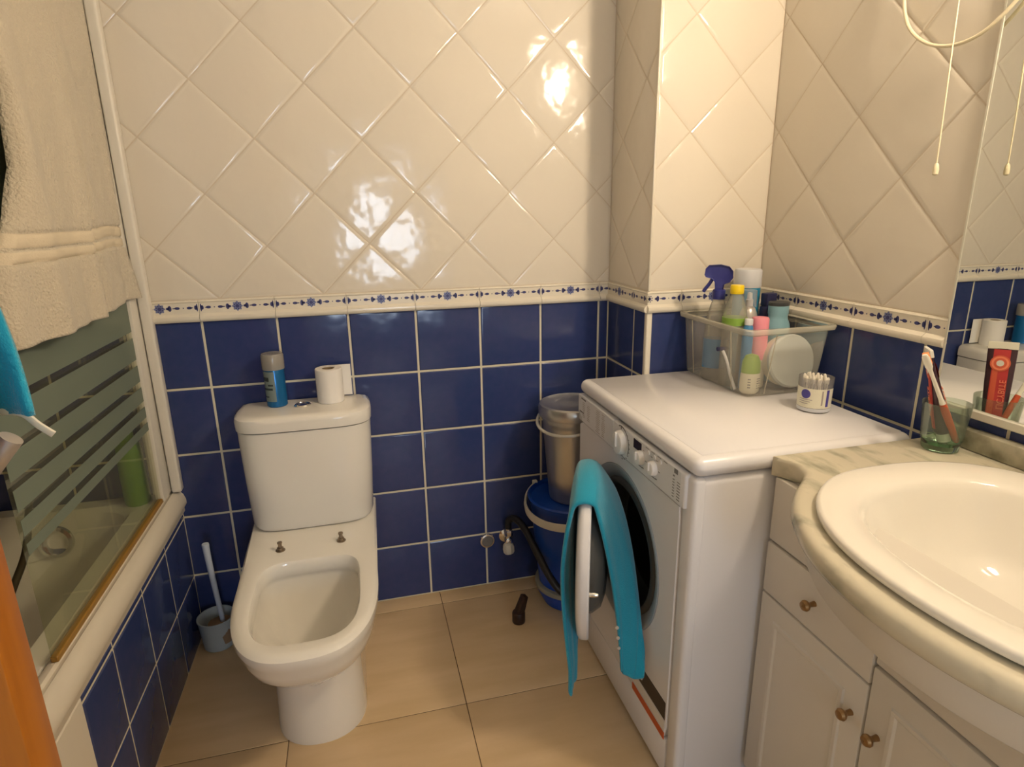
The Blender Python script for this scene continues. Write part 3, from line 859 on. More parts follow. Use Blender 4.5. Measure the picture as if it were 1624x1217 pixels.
# ================================================================== corner behind the machine
bk = thing('blue_bucket', 'blue plastic bucket with a white rim handle in the corner', 'bucket', (-.145, -.150, 0))
bm = new()
BR = [(.098, .075), (.104, .080), (.132, .372), (.138, .380), (.141, .388), (.136, .392), (.132, .388), (.128, .380), (.001, .379)]
lathe(bm, BR, (0, 0, 0), 56, True); link('body', bm, 'blue_plastic', bk, world=False)
bm = new(); lathe(bm, [(.078, .001), (.090, .004), (.112, .050), (.114, .060), (.100, .062)], (0, 0, 0), 48, True, True); link('foot', bm, 'blue_plastic', bk, world=False)
bm = new(); lathe(bm, [(.112, .060), (.117, .063), (.117, .078), (.112, .081), (.096, .081)], (0, 0, 0), 48, True, True); link('base_band', bm, 'hose_grey', bk, world=False)
bm = new()
a0, a1 = math.radians(128), math.radians(330)
rr = []
for k in range(41):
    a = a0 + (a1 - a0)*k/40
    dz = -.012 - .030*math.sin(PI*k/40)
    r = .1445 + .004*math.sin(PI*k/40)
    c = Vector((r*math.cos(a), r*math.sin(a), .385 + dz)); e = Vector((math.cos(a), math.sin(a), 0))
    rr.append([c + e*.004 + Vector((0, 0, .014)), c + e*.006, c + e*.004 - Vector((0, 0, .014)), c - e*.002 - Vector((0, 0, .010)), c - e*.002 + Vector((0, 0, .010))])
rings(bm, rr, True, True, True); link('handle', bm, 'handle_plastic', bk, world=False)
bm = new(); box(bm, -.096, -.080, .105, .120, .378, .398, .003, 2); link('handle_lug', bm, 'handle_plastic', bk, world=False)
gb = thing('grey_bin', 'silver grey lidded bin standing on the blue bucket', 'bin', (-.140, -.150, .0))
bm = new(); lathe(bm, [(.066, .3805), (.073, .383), (.075, .39), (.096, .650), (.098, .663), (.094, .664)], (0, 0, 0), 52, True, True); link('body', bm, 'grey_plastic', gb, world=False)
bm = new(); lathe(bm, [(.098, .6645), (.107, .665), (.109, .668), (.109, .690), (.105, .700), (.098, .703), (.090, .701), (.04, .703), (.001, .704)], (0, 0, 0), 52, True); link('lid', bm, 'grey_plastic', gb, world=False)
bm = new()
hp = []
for k in range(25):
    a = math.radians(138 + 172*k/24)
    s_ = math.sin(PI*k/24)
    r = .107 + .012*s_
    hp.append((r*math.cos(a), r*math.sin(a), .658 - .030*s_))
tube(bm, hp, .0048, 8, smooth=False); link('bail', bm, 'handle_plastic', gb, world=False)
bm = new(); box(bm, -.088, -.076, .066, .080, .64, .668, .003, 2); link('bail_lug', bm, 'grey_plastic_dark', gb, world=False)

vl = thing('stop_valve', 'small chrome water valve on the blue tiled wall', 'valve', (-.330, 0, .19))
bm = new(); M = axis_frame((-.330, -.002, .185), (0, -1, 0))
lathe(bm, [(.024, 0), (.025, .003), (.018, .007), (.011, .009), (.011, .032), (.013, .034), (.013, .05), (.008, .052)], n=24, cap1=True, M=M)
tube(bm, [(-.330, -.04, .19), (-.330, -.04, .232)], .0105, 16)
lathe(bm, [(.013, .205), (.0145, .208), (.0145, .224), (.013, .227)], (-.330, -.04, 0), 6, True, True)
link('body', bm, 'chrome', vl)
bm = new(); M = axis_frame((-.332, -.048, .160), (.05, -.3, -1))
lathe(bm, [(.010, -.02), (.019, -.012), (.021, .0), (.020, .012), (.014, .020)], n=8, cap0=True, cap1=True, M=M); link('tap_handle', bm, 'handle_plastic', vl)
bm = new(); tube(bm, [(-.330, -.04, .232), (-.328, -.042, .262), (-.310, -.060, .275), (-.290, -.110, .26), (-.272, -.185, .215), (-.248, -.262, .16), (-.212, -.290, .115), (-.15, -.287, .075)], .0120, 14)
tag(link('inlet_hose', bm, 'hose_black'), 'black water hose running from the wall valve past the bucket', 'hose')
pc = thing('pipe_cap', 'round chrome cover plate on the blue tiles left of the valve', 'cover plate', (-.398, 0, .176))
bm = new(); M = axis_frame((-.398, -.002, .176), (0, -1, 0))
lathe(bm, [(.026, 0), (.027, .004), (.025, .009), (.020, .010), (.0185, .006)], n=36, M=M); link('rim', bm, 'chrome', pc)
bm = new(); lathe(bm, [(.0188, .004), (.0186, .0065), (.006, .0078), (.001, .008)], n=30, M=M); link('plug', bm, 'grey_plastic_dark', pc)
br = thing('plastic_spout', 'dark brown plastic spout standing on the floor by the back wall', 'spout', (-.347, -.232, 0))
bm = new(); lathe(bm, [(.0195, 0), (.021, .003), (.021, .034), (.019, .038), (.012, .040)], (0, 0, 0), 24, True, True); link('base', bm, 'brown_plastic', br, world=False)
bm = new(); M = axis_frame((.001, 0, .032), (.36, .10, 1)); t = bmesh.new(); box(t, -.0155, .0155, -.011, .011, 0, .062, .003, 2)
for v in t.verts:
    if v.co.z > .03: v.co.x *= .72; v.co.y *= .8
merge(bm, t, 0, M); link('spout', bm, 'brown_plastic', br, world=False)
# ================================================================== vanity
CBX, CBY = 0.095, -1.355
ZC = 0.812
def pt_line(a, b, n): return [(a[0] + (b[0]-a[0])*k/n, a[1] + (b[1]-a[1])*k/n) for k in range(n)]
half = [(-.014, -.928), (-.010, -.938), (-.003, -.952), (.003, -.966), (.004, -.980), (-.004, -1.000), (-.026, -1.022), (-.060, -1.050), (-.092, -1.082), (-.124, -1.124), (-.160, -1.192), (-.181, -1.258), (-.190, -1.315), (-.192, -1.355)]
def smooth2(P, k=5):
    out = []
    Q = [P[0]] + P + [P[-1]]
    for i in range(1, len(Q) - 2):
        a, b, c, d = (Vector(q) for q in Q[i-1:i+3])
        for s in range(k):
            t = s/k; out.append(tuple(0.5*((2*b) + (c-a)*t + (2*a-5*b+4*c-d)*t*t + (-a+3*b-3*c+d)*t**3)))
    return out + [tuple(P[-1])]
front_c = smooth2(half)
mir = [(x, 2*CBY - y) for x, y in front_c[-2::-1]]
front_all = front_c + mir                               # from the washer end round the bulge
XB = 0.392
OUT = pt_line((XB, -.928), (-.014, -.928), 14) + front_all + pt_line((-.014, 2*CBY + .928), (XB, 2*CBY + .928), 14)[1:] + pt_line((XB, 2*CBY + .928), (XB, -.928), 24)
def normals2(P):
    n = len(P); out = []
    sg = 1 if area(P) > 0 else -1
    for i in range(n):
        a, b = P[i-1], P[(i+1) % n]
        d = Vector((b[0]-a[0], b[1]-a[1])).normalized()
        out.append((d.y*sg, -d.x*sg))
    return out
NRM = normals2(OUT)
def off(d, z):
    out = []
    for p in OUT:
        v = Vector((CBX + .12 - p[0], CBY + (p[1] - CBY)*.25 - p[1])); v.normalize()
        if p[1] > -.9285 or p[0] > XB - .001: v *= .05
        out.append((p[0] - v.x*d, p[1] - v.y*d, z))
    return out
def bas(a, ax, by, z, cx=CBX, cy=CBY):
    c, s = math.cos(a), math.sin(a)
    ex = 2.15 if c < 0 else 2.9
    return (cx + ax*math.copysign(abs(c)**(2/ex), c), cy + by*math.copysign(abs(s)**(2/ex), s), z)
ANG = [math.atan2((p[1]-CBY)/.308, (p[0]-CBX)/.257) for p in OUT]
ct = thing('countertop', 'cream veined marble vanity top with a bowed front edge', 'countertop', (CBX, CBY, ZC))
bm = new()
def hol(z): return [bas(2*PI*k/120, .228, .278, z) for k in range(120)]
def sheet(bm, outer, inner):
    t = bmesh.new(); ed = []
    for P in (outer, inner):
        vv = [t.verts.new(p) for p in P]
        ed += [t.edges.new((vv[i], vv[(i+1) % len(vv)])) for i in range(len(vv))]
    bmesh.ops.triangle_fill(t, use_beauty=True, use_dissolve=False, edges=ed, normal=(0, 0, 1))
    merge(bm, t)
sheet(bm, off(-.018, ZC), hol(ZC)); sheet(bm, off(-.018, ZC - .039), hol(ZC - .039))
rings(bm, [hol(ZC), hol(ZC - .039)])
rings(bm, [off(-.018, ZC), off(-.008, ZC - .002), off(-.002, ZC - .008), off(0, ZC - .016), off(0, ZC - .024), off(-.003, ZC - .031), off(-.010, ZC - .037), off(-.018, ZC - .039)])
link('slab', bm, 'marble', ct, smooth=50)
bm = new(); box(bm, .3655, .3918, 2*CBY + .932, -.932, ZC + .0005, .852, .003, 2); link('upstand', bm, 'dark_marble', ct)
bs = thing('washbasin', 'oval white washbasin set into the marble top', 'washbasin', (CBX, CBY, ZC))
N_ = 96; AA = [2*PI*k/N_ for k in range(N_)]
def br_(ax, by, z, cx=CBX): return [bas(a, ax, by, z, cx) for a in AA]
bm = new()
rings(bm, [br_(.240, .291, ZC + .0008), br_(.250, .301, ZC + .002), br_(.2565, .3075, ZC + .006), br_(.2565, .3075, ZC + .012), br_(.254, .305, ZC + .0165), br_(.249, .300, ZC + .0175), br_(.225, .276, ZC + .0160, .094),
           br_(.200, .249, ZC + .0135, .092), br_(.192, .240, ZC + .009, .091), br_(.186, .233, ZC - .002, .090), br_(.172, .218, ZC - .038, .088), br_(.148, .190, ZC - .080, .090), br_(.112, .146, ZC - .112, .092), br_(.060, .08, ZC - .128, .095), br_(.022, .022, ZC - .132, .10)], True, False, True)
link('bowl', bm, 'porcelain', bs, smooth=60)
bm = new(); lathe(bm, [(.020, ZC - .1318), (.023, ZC - .129), (.021, ZC - .127), (.014, ZC - .128), (.001, ZC - .1285)], (.10, CBY, 0), 24, True); link('drain', bm, 'chrome', bs)
fc = thing('basin_tap', 'chrome mixer tap at the back of the oval washbasin', 'tap', (.318, CBY, ZC + .0170))
bm = new(); lathe(bm, [(.028, 0), (.028, .006), (.022, .012), (.021, .075), (.018, .085), (.001, .087)], (0, 0, 0), 28, True)
tube(bm, [(0, 0, .055), (-.05, 0, .072), (-.10, 0, .070), (-.118, 0, .058)], .012, 14); link('body', bm, 'chrome', fc, world=False)
bm = new(); tube(bm, [(0, 0, .086), (.0, 0, .10), (-.03, 0, .122), (-.07, 0, .135)], .007, 12); link('lever', bm, 'chrome', fc, world=False)

cb = thing('vanity_cabinet', 'white vanity cabinet with panelled doors under the marble top', 'cabinet', (.15, CBY, 0))
FX = -.002
YN = 2*CBY + .934
bm = new()
box(bm, FX + .012, .388, -.948, -.932, .06, .7720, .001, 1); box(bm, FX + .012, .388, YN, YN + .016, .06, .7720, .001, 1)
box(bm, .376, .388, YN, -.932, .06, .7720); box(bm, FX + .012, .388, YN, -.932, .06, .078)
box(bm, FX + .012, FX + .024, YN, -.932, .06, .7720, .001, 1)
box(bm, FX + .05, .388, YN + .01, -.942, .002, .06)
link('carcass', bm, 'cabinet_white', cb)
# bowed fascia below the slab
bm = new()
fa = [p for p in front_all if p[0] < FX + .006]
fo = [(p[0] + .026, CBY + (p[1] - CBY)*.955) for p in fa]
top = [(x, y, ZC - .0395) for x, y in fo]; low_ = [(x, y, .722) for x, y in fo]
lo2 = [(x + .004, y, .718) for x, y in fo]; in_ = [(FX + .013, y, .718) for x, y in fo]; in2 = [(FX + .013, y, ZC - .0395) for x, y in fo]
rings(bm, [in2, top, low_, lo2, in_], False)
link('bowed_fascia', bm, 'cabinet_white', cb, smooth=50)
def front_leaf(name, ya, yb, za, zb, panel=True):
    bm = new(); box(bm, FX - .008, FX + .011, ya, yb, za, zb, .003, 2)
    o = link(name, bm, 'cabinet_white', cb)
    if panel:
        b = .042
        bm = new()
        def rr_(d, x): return [(x, ya + b + d, za + b + d), (x, yb - b - d, za + b + d), (x, yb - b - d, zb - b - d), (x, ya + b + d, zb - b - d)]
        rings(bm, [rr_(0, FX - .0078), rr_(.003, FX - .0115), rr_(.010, FX - .0115), rr_(.014, FX - .0085), rr_(.030, FX - .0100)], True, False, True)
        link('panel_moulding', bm, 'cabinet_white', o, smooth=20)
    return o
def pull(o, y, z):
    bm = new(); M = axis_frame((FX - .008, y, z), (-1, 0, 0))
    lathe(bm, [(.0055, 0), (.0045, .010), (.006, .013), (.0098, .017), (.0105, .021), (.008, .0255), (.001, .027)], n=20, M=M)
    link('knob', bm, 'knob_brass', o)
W3 = .297
leaves = [(-.934, -1.208), (-1.212, -1.498), (-1.502, YN + .002)]
for k, (a, b) in enumerate(leaves):
    if k != 1:
        o = front_leaf('drawer', b, a, .521, .632, False); pull(o, -1.074 if k == 0 else -1.636, .581)
for k, (a, b) in enumerate(leaves):
    o = front_leaf('door', b, a, .065, .517 if k != 1 else .560); pull(o, b + .024 if k == 0 else a - .027, .443)
bm = new(); box(bm, FX - .006, FX + .011, -1.208, -.934, .637, .7710, .003, 2); link('top_rail', bm, 'cabinet_white', cb)
bm = new(); box(bm, FX - .006, FX + .011, leaves[1][1], leaves[1][0], .565, .7180, .003, 2); link('centre_rail', bm, 'cabinet_white', cb)
# ================================================================== mirror and lamp
mr = thing('wall_mirror', 'large frameless wall mirror above the vanity top', 'mirror', (.39, -1.4, .87))
bm = new(); box(bm, .3862, .3918, -1.99, -.908, .889, 1.78); link('glass', bm, 'mirror', mr, smooth=0)
bm = new(); box(bm, .380, .392, -1.99, -.906, .871, .8885, .002, 1); link('bottom_rail', bm, 'mirror_edge', mr)
bm = new(); box(bm, .3852, .3921, -.9078, -.904, .889, 1.78); link('side_edge', bm, 'mirror_edge', mr)

lp = thing('wall_lamp', 'lamp over the mirror with a looped cream cable and pull cord', 'lamp', (.392, LAMP_POS[1], LAMP_POS[2]))
bm = new(); M = axis_frame((.391, LAMP_POS[1], LAMP_POS[2]), (-1, 0, 0)); lathe(bm, [(.05, 0), (.05, .008), (.035, .014), (.012, .016), (.012, .030)], n=32, cap1=True, M=M)
link('bracket', bm, 'lamp_metal', lp)
bm = new(); Ml = axis_frame((LAMP_POS[0] + .012, LAMP_POS[1], LAMP_POS[2]), (-1, 0, 0))
lathe(bm, [(.128, 0), (.127, .014), (.118, .040), (.098, .064), (.066, .080), (.033, .088), (.001, .090)], n=40, M=Ml, sx=.56, sy=1.15); link('globe', bm, 'lamp_globe', lp, smooth=60)
bm = new(); lathe(bm, [(.001, -.020), (.142, -.014), (.146, -.004), (.144, .002), (.128, .0)], n=40, M=Ml, sx=.60, sy=1.15); link('back_shield', bm, 'lamp_metal', lp)
bm = new(); tube(bm, [(.384, -.690, 1.80), (.378, -.688, 1.70), (.372, -.714, 1.634), (.370, -.760, 1.592), (.370, -.812, 1.572), (.371, -.863, 1.572), (.374, -.905, 1.592), (.378, -.95, 1.64), (.378, -1.02, 1.76), (.376, -1.14, 1.87), (.380, -1.30, 1.90)], .0034, 10)
link('cable', bm, 'cable_cream', lp)
bm = new(); tube(bm, [(.372, -1.24, 1.93), (.34, -1.02, 1.965), (.308, -.892, 1.92), (.303, -.884, 1.75), (.301, -.888, 1.60), (.300, -.894, 1.45), (.300, -.897, 1.345)], .0014, 8)
pcd = link('pull_cord', bm, 'cable_cream', lp)
bm = new(); lathe(bm, [(.002, .012), (.004, .009), (.0052, .0), (.0048, -.008), (.002, -.010)], (.300, -.897, 1.340), 14, True, True); link('bead', bm, 'cable_cream', pcd)

# ================================================================== tumbler, brush, toothpaste
GX_, GY_ = .322, -.986
gl = thing('glass_tumbler', 'green tinted glass tumbler on the vanity top by the mirror', 'tumbler', (GX_, GY_, ZC + .0006))
bm = new()
lathe(bm, [(.0350, .0215), (.0357, .026), (.0415, .094), (.0408, .0955), (.0398, .094), (.0342, .026)], (0, 0, 0), 48)
gw = link('wall', bm, 'tumbler_wall', gl, world=False, smooth=40)
bm = new(); lathe(bm, [(.001, 0), (.029, 0), (.032, .003), (.0335, .018), (.035, .0212), (.0335, .0212), (.029, .013), (.001, .012)], (0, 0, 0), 48)
link('base', bm, 'tumbler_glass', gl, world=False, smooth=40)
tp = thing('toothpaste_tube', 'red and black toothpaste tube standing in the green tumbler', 'toothpaste', (GX_, GY_, ZC))
q0 = Vector((GX_ + .006, GY_ - .002, ZC + .0165)); q1 = Vector((GX_ - .030, GY_ + .034, ZC + .198))
zv = (q1 - q0).normalized(); nv = Vector((.80, -.60, 0)); nv = (nv - zv*nv.dot(zv)).normalized(); wv = nv.cross(zv)
Mt = Matrix((wv, nv, zv)).transposed().to_4x4(); Mt.translation = q0
L_ = (q1 - q0).length
bm = new()
def tsec(z, w, d): return [(w*math.cos(2*PI*k/24), d*math.sin(2*PI*k/24), z) for k in range(24)]
t = bmesh.new(); rings(t, [tsec(.016, .011, .011), tsec(.022, .018, .015), tsec(.06, .0205, .013), tsec(.11, .0225, .0085), tsec(L_ - .014, .024, .003)], True, True, True)
merge(bm, t, 0, Mt)
link('body', bm, 'toothpaste_dark', tp)
bm = new(); t = bmesh.new(); lathe(t, [(.0115, 0), (.012, .002), (.0115, .016), (.006, .018)], (0, 0, 0), 20, True, True); merge(bm, t, 0, Mt); link('cap', bm, 'brush_white', tp)
bm = new(); t = bmesh.new(); box(t, -.0245, .0245, -.0028, .0028, L_ - .015, L_, .0006, 1); merge(bm, t, 0, Mt); link('crimped_end', bm, 'brush_white', tp)
def face(zz):          # half depth of the tube at height zz
    P_ = [(.022, .0152), (.06, .0133), (.11, .0088), (L_ - .014, .0033)]
    for (a, da), (b, db) in zip(P_, P_[1:]):
        if zz <= b: return da + (db - da)*(zz - a)/(b - a)
    return P_[-1][1]
bm = new()
for sg in (1, -1):
    def art(x0, x1, z0, z1, mi, e=.0004):
        t = bmesh.new(); nz = 12
        rings(t, [[(x, sg*(face(z0 + (z1-z0)*k/nz)*math.sqrt(max(.05, 1 - (x/.025)**2)) + e), z0 + (z1-z0)*k/nz) for x in [x0 + (x1-x0)*q/6 for q in range(7)]] for k in range(nz + 1)], False)
        merge(bm, t, mi, Mt)
    art(-.0135, .0135, .03, L_ - .016, 0)
    art(-.004 - .005*sg - .003, -.004 - .005*sg + .006, .03, L_ - .05, 1, .0006)
    def spot(r, mi, e):
        t = bmesh.new(); c = (-.001, L_ - .044)
        t.faces.new([t.verts.new((c[0] + r*math.cos(2*PI*k/24), sg*(face(c[1] + r*math.sin(2*PI*k/24)) + e), c[1] + r*math.sin(2*PI*k/24))) for k in range(24)]); merge(bm, t, mi, Mt)
    spot(.0165, 1, .0010); spot(.0140, 3, .0013); spot(.0105, 1, .0016); spot(.0062, 2, .0019)
    t = bmesh.new()
    zc_ = .082
    slope = (face(.12) - face(.045))/.075
    yv = Vector((0, sg*slope, 1)).normalized()
    xdir = yv; nrm = Vector((0, sg, 0)); nrm = (nrm - xdir*nrm.dot(xdir)).normalized(); ydir = nrm.cross(xdir)
    Mx = Matrix((xdir, ydir, nrm)).transposed().to_4x4(); Mx.translation = (.0065*sg, sg*(face(zc_) + .0010), zc_)
    text_bm(t, 'LICYBITE', .0150, Mx, .0002, 0)
    merge(bm, t, 3, Mt)
link('printing', bm, ['toothpaste_red', 'toothpaste_orange', 'sticker_white', 'toothpaste_text'], tp, smooth=0)
tb = thing('toothbrush', 'white and red toothbrush leaning in the green tumbler', 'toothbrush', (GX_, GY_, ZC))
b0 = Vector((GX_ + .019, GY_ - .017, ZC + .0175)); b1 = Vector((GX_ - .088, GY_ - .010, ZC + .200))
ax_ = (b1 - b0).normalized(); bn = Vector((.80, .60, .10)); bn = (bn - ax_*bn.dot(ax_)).normalized(); bw2 = bn.cross(ax_)
Mb = Matrix((bw2, bn, ax_)).transposed().to_4x4(); Mb.translation = b0
BL = (b1 - b0).length
def bsec(z, w, d, y=0): return [(w*math.cos(2*PI*k/16), y + d*math.sin(2*PI*k/16), z) for k in range(16)]
bm = new(); t = bmesh.new()
rings(t, [bsec(0, .0035, .003), bsec(.004, .0055, .0045), bsec(.04, .0065, .005), bsec(.075, .0072, .0058), bsec(.095, .0055, .005), bsec(.105, .0042, .0042), bsec(BL - .05, .0034, .0034, -.001), bsec(BL - .034, .0040, .003, -.002), bsec(BL - .028, .0062, .003, -.002), bsec(BL - .006, .0062, .003, -.002), bsec(BL, .004, .0025, -.002)], True, True, True)
for f in t.faces: f.material_index = 1 if f.calc_center_median().z < .088 else 0
merge(bm, t, None, Mb); link('handle', bm, ['brush_white', 'brush_red'], tb)
bm = new()
for k in range(7):
    t = bmesh.new(); box(t, -.0052, .0052, .0005, .0115, BL - .0285 + .0037*k, BL - .0255 + .0037*k, .0004, 1); merge(bm, t, 0, Mb)
link('bristles', bm, 'bristle_orange', tb)

# ================================================================== cotton buds
JX, JY, JZ = .243, -.728, .8210
jr = thing('cotton_bud_jar', 'clear round jar with a white label on the washing machine', 'jar', (JX, JY, JZ))
bm = new(); lathe(bm, [(.001, 0), (.033, 0), (.0355, .003), (.0375, .080), (.0365, .080), (.0345, .004), (.001, .002)], (0, 0, 0), 44); link('body', bm, 'jar_clear', jr, world=False)
va = math.atan2(-1.862 - JY, -.771 - JX)
bm = new()
def cyl(a0, a1, z0, z1, e, mi, n=14):
    rr_ = lambda z: .0356 + .0019*(z - .003)/.077 + e
    rings(bm, [[(rr_(z)*math.cos(a0 + (a1-a0)*k/n), rr_(z)*math.sin(a0 + (a1-a0)*k/n), z) for k in range(n + 1)] for z in (z0, z1)], False, mi=mi)
cyl(va - 1.7, va + 1.4, .012, .058, .0003, 0, 30)
c0 = va - .52
def jring(s): return [(.0374*math.cos(c0 + .30*s*math.cos(2*PI*k/26)), .0374*math.sin(c0 + .30*s*math.cos(2*PI*k/26)), .0445 + .0108*s*math.sin(2*PI*k/26)) for k in range(26)]
rings(bm, [jring(1), jring(.66), jring(.33), jring(.02)], True, mi=1)
for k in range(3): cyl(c0 - .42, c0 + .42 - .12*k, .0305 - .0048*k, .0322 - .0048*k, .0005, 2, 8)
cyl(va + .42, va + .52, .020, .054, .0005, 2, 4); cyl(va + .72, va + .92, .016, .056, .0005, 1, 5)
cyl(va - 1.7, va + 1.4, .003, .011, .0002, 3, 30)
link('label', bm, ['cream', 'purple_blue', 'text_grey', 'cap_white'], jr, world=False, smooth=0)
random.seed(11)
bm = new(); lathe(bm, [(.0012, .004), (.0012, .068)], (0, 0, 0), 6, True, True)
lathe(bm, [(.001, .058), (.0030, .060), (.0036, .066), (.0030, .073), (.001, .0755)], (0, 0, 0), 8, True, True); lathe(bm, [(.001, .0), (.0026, .003), (.0028, .007), (.001, .012)], (0, 0, 0), 8, True, True)
sw = link('cotton_bud', bm, 'cotton')
tag(sw, 'white cotton bud in the clear jar', 'cotton bud', 'cotton buds in the jar')
spots = [(0, 0)] + [(.013*math.cos(k*PI/3), .013*math.sin(k*PI/3)) for k in range(6)] + [(.0255*math.cos(k*2*PI/15), .0255*math.sin(k*2*PI/15)) for k in range(15)]
for k, (x, y) in enumerate(spots):
    c = sw if k == 0 else sw.copy()
    if k: COL.objects.link(c)
    c.location = (JX + x*.86, JY + y*.86, JZ + .003 + random.uniform(0, .010))
    c.rotation_euler = (random.uniform(-.07, .07), random.uniform(-.07, .07), 0)

# ================================================================== clear storage box and what is in it
bx = thing('storage_box', 'clear plastic storage box of toiletries on the washing machine', 'storage box', (.26, -.455, .821))
BX0, BX1, BY0, BY1, BZ = .146, .358, -.605, -.312, .8212
def sl(e, z, r=.022): 
    k = (z - BZ)/.165
    return rrect(BX0 - .014*k - e, BX1 + .014*k + e, BY0 - .014*k - e, BY1 + .014*k*.3 + e, r, z, 5)
bm = new(); rings(bm, [sl(-.008, BZ, .014), sl(0, BZ + .006), sl(0, BZ + .160)], True, True, False)
sb = link('walls', bm, 'box_plastic', bx, smooth=50)
bm = new(); rings(bm, [sl(0, BZ + .158), sl(.002, BZ + .160), sl(.010, BZ + .163), sl(.011, BZ + .172), sl(.009, BZ + .175), sl(.001, BZ + .175), sl(-.002, BZ + .172)], True)
link('rim', bm, 'box_rim_plastic', bx, smooth=50)
for cx, cy, q in ((BX0 + .055, BY0, 0), (BX0 - .0, BY0 + .060, 1), (BX0 - .0, BY1 - .05, 1)):
    bm = new()
    if q == 0: tube(bm, [(cx, cy + .001, BZ + .006), (cx + .010, cy - .0135, BZ + .158)], .0014, 6)
    else: tube(bm, [(cx + .001, cy, BZ + .006), (cx - .0135, cy, BZ + .158)], .0014, 6)
    link('rib', bm, 'box_rim_plastic', bx)
Z0 = BZ + .001
def bottle(name, label, cat, x, y, parts, rot=(0, 0, 0), z=Z0):
    r = thing(name, label, cat, (x, y, z), rot)
    for pn, prof, mt_, sx, sy in parts:
        bm = new(); lathe(bm, prof, (0, 0, 0), 32, True, True, 0, sx, sy); link(pn, bm, mt_, r, world=False, smooth=40)
    return r
sp = bottle('spray_bottle', 'clear spray bottle with a dark blue trigger in the storage box', 'spray bottle', .172, -.420,
    [('body', [(.028, 0), (.031, .004), (.031, .12), (.029, .165), (.020, .205), (.014, .222), (.013, .230)], 'clear_bottle', 1.0, .8),
     ('label', [(.0315, .035), (.0315, .115)], 'label_blue', 1.0, .8)], (0, 0, -.585))
bm = new()
lathe(bm, [(.0165, .222), (.0165, .246), (.014, .248)], (0, 0, 0), 20, True, True)
tr = [(-.040, .286), (-.038, .302), (-.030, .311), (.0, .313), (.022, .308), (.032, .296), (.033, .280), (.026, .268), (.012, .262), (.010, .244), (-.011, .244), (-.013, .268), (-.020, .276), (-.036, .280)]
rings(bm, [[(x*.8, -.006, z) for x, z in tr], [(x, -.011, z) for x, z in tr], [(x, .011, z) for x, z in tr], [(x*.8, .006, z) for x, z in tr]], True, True, True)
link('trigger_head', bm, 'spray_blue', sp, world=False, smooth=40)
bm = new(); tube(bm, [(-.018, 0, .278), (-.026, 0, .262), (-.036, 0, .248), (-.040, 0, .240)], .0048, 8); link('trigger', bm, 'spray_blue', sp, world=False)
bottle('yellow_capped_bottle', 'clear bottle with a bright yellow cap in the storage box', 'bottle', .184, -.482,
    [('body', [(.028, 0), (.031, .004), (.031, .17), (.029, .20), (.018, .232), (.0145, .240), (.0145, .246)], 'clear_bottle', 1, 1), ('label', [(.0315, .163), (.0315, .182)], 'green_label', 1, 1),
     ('cap', [(.0165, .243), (.0172, .246), (.0172, .262), (.0155, .265)], 'yellow_cap', 1, 1)])
bottle('tall_spray_can', 'tall turquoise can with a wide white cap in the storage box', 'spray can', .296, -.365,
    [('body', [(.034, 0), (.036, .004), (.036, .240), (.034, .246)], 'cyan_can', 1, 1), ('cap', [(.0365, .243), (.0372, .247), (.0370, .288), (.0345, .293)], 'cap_white', 1, 1)])
nb = thing('navy_bottle', 'dark navy flat bottle between the white-capped can and the wall', 'bottle', (.333, -.415, Z0), (0, 0, .2))
bm = new(); box(bm, -.020, .020, -.013, .013, 0, .195, .004, 2); link('body', bm, 'navy_box', nb, world=False)
bm = new(); box(bm, -.019, .019, -.012, .012, .1955, .230, .003, 2); link('cap', bm, 'navy_box', nb, world=False)
bottle('pale_blue_bottle', 'pale blue bottle with a dark lid in the storage box', 'bottle', .318, -.478,
    [('body', [(.030, 0), (.034, .005), (.035, .14), (.033, .155), (.0265, .170), (.0255, .178), (.0275, .184), (.0275, .205)], 'light_blue', 1, .85), ('cap', [(.0280, .2052), (.0285, .207), (.0280, .214), (.026, .215)], 'dark_lid', 1, .85)])
pb_ = bottle('pump_bottle', 'silver pump bottle with a clear cap in the storage box', 'bottle', .238, -.462,
    [('body', [(.020, 0), (.022, .004), (.022, .185), (.016, .200), (.009, .206)], 'pump_silver', 1, 1), ('pump', [(.0095, .205), (.0095, .222), (.007, .224), (.006, .240), (.001, .242)], 'cap_white', 1, 1)])
bm = new(); lathe(bm, [(.0185, .203), (.0185, .246), (.016, .248), (.001, .2485)], (0, 0, 0), 28); link('overcap', bm, 'jar_clear', pb_, world=False)
bottle('pink_bottle', 'pink bottle standing in the middle of the storage box', 'bottle', .236, -.518,
    [('cap', [(.0195, 0), (.021, .003), (.021, .072), (.019, .074)], 'cream', 1, 1), ('body', [(.021, .0745), (.0215, .078), (.0215, .180), (.019, .184), (.010, .185)], 'pink', 1, 1)])
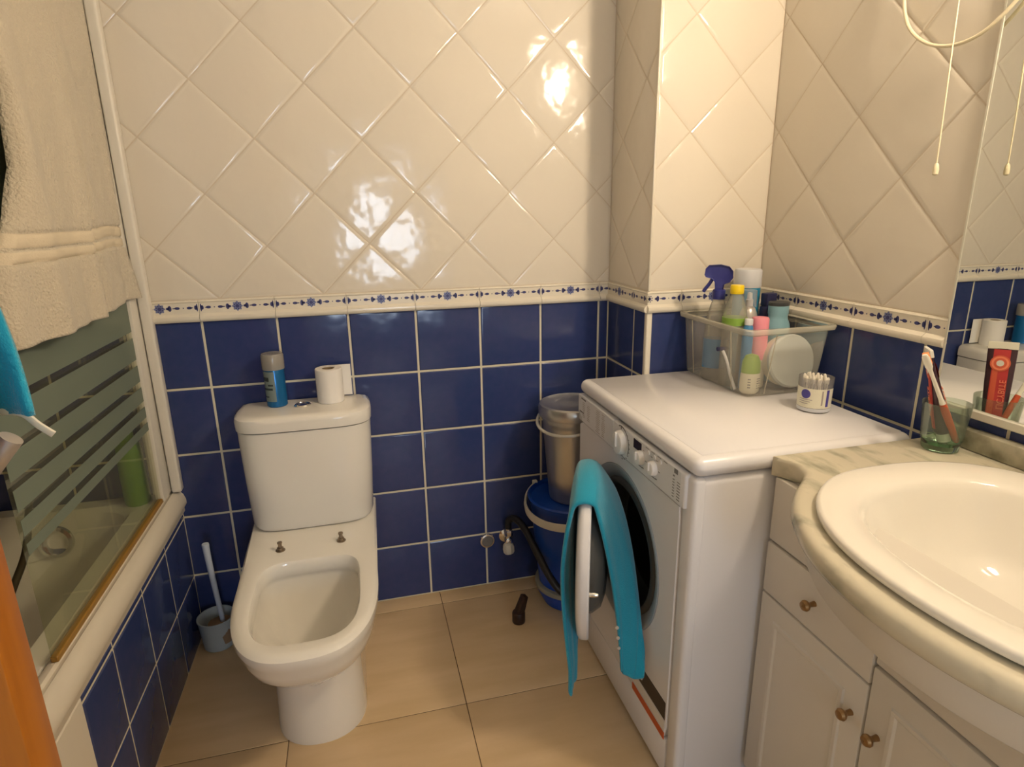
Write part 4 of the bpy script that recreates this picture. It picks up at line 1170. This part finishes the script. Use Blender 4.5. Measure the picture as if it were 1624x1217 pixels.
ro = bottle('roll_on', 'white roll-on bottle with a green cap at the front of the box', 'deodorant', .182, -.570,
    [('body', [(.018, 0), (.0245, .006), (.0260, .020), (.0250, .050), (.0235, .054)], 'cream', 1, .85), ('cap', [(.0240, .0545), (.0240, .066), (.0225, .084), (.016, .098), (.001, .103)], 'green_cap', 1, .85)])
bm = new()
for k in range(5): box(bm, .004, .016, -.0228, -.0222, .016 + .006*k, .0185 + .006*k)
for k in range(4): box(bm, -.018, -.012, -.0212, -.0205, .018 + .007*k, .021 + .007*k)
for v in bm.verts: v.co.y = -math.sqrt(max(1e-6, 1 - (v.co.x/.0262)**2))*.0223 - .0002
link('lettering', bm, 'mark_grey', ro, world=False, smooth=0)
bottle('blue_labelled_bottle', 'slim blue bottle with a white cap near the front of the box', 'bottle', .194, -.5285,
    [('body', [(.012, 0), (.0135, .004), (.0135, .150), (.011, .165), (.009, .168)], 'label_blue', 1, 1), ('cap', [(.0105, .1685), (.0105, .182), (.009, .184)], 'cap_white', 1, 1)])
rz = thing('disposable_razor', 'small white razor with a dark head leaning in the storage box', 'razor', (.150, -.505, Z0))
bm = new(); tube(bm, [(.004, -.046, .006), (.002, -.026, .036), (.000, -.006, .075), (-.001, .012, .096)], .0040, 10); link('handle', bm, 'cap_white', rz, world=False)
bm = new(); M = axis_frame((-.001, .013, .098), (-.0, .5, .9), (1, .2, 0)); t = bmesh.new(); box(t, -.004, .004, -.019, .019, -.003, .008, .002, 1); merge(bm, t, 0, M); link('head', bm, 'navy_box', rz, world=False)
M = axis_frame((.302, -.555, Z0 + .072), (.02, -1, .20))
dk = thing('round_tub', 'round pale tub standing on edge at the right of the box', 'tub', (.2975, -.5575, Z0))
bm = new(); lathe(bm, [(.001, -.024), (.062, -.024), (.065, -.021), (.067, .004)], n=56, M=M); link('body', bm, 'cream', dk)
bm = new(); lathe(bm, [(.0672, .004), (.0690, .006), (.0690, .013), (.065, .0175), (.001, .018)], n=56, M=M); link('lid', bm, 'disc_white', dk)
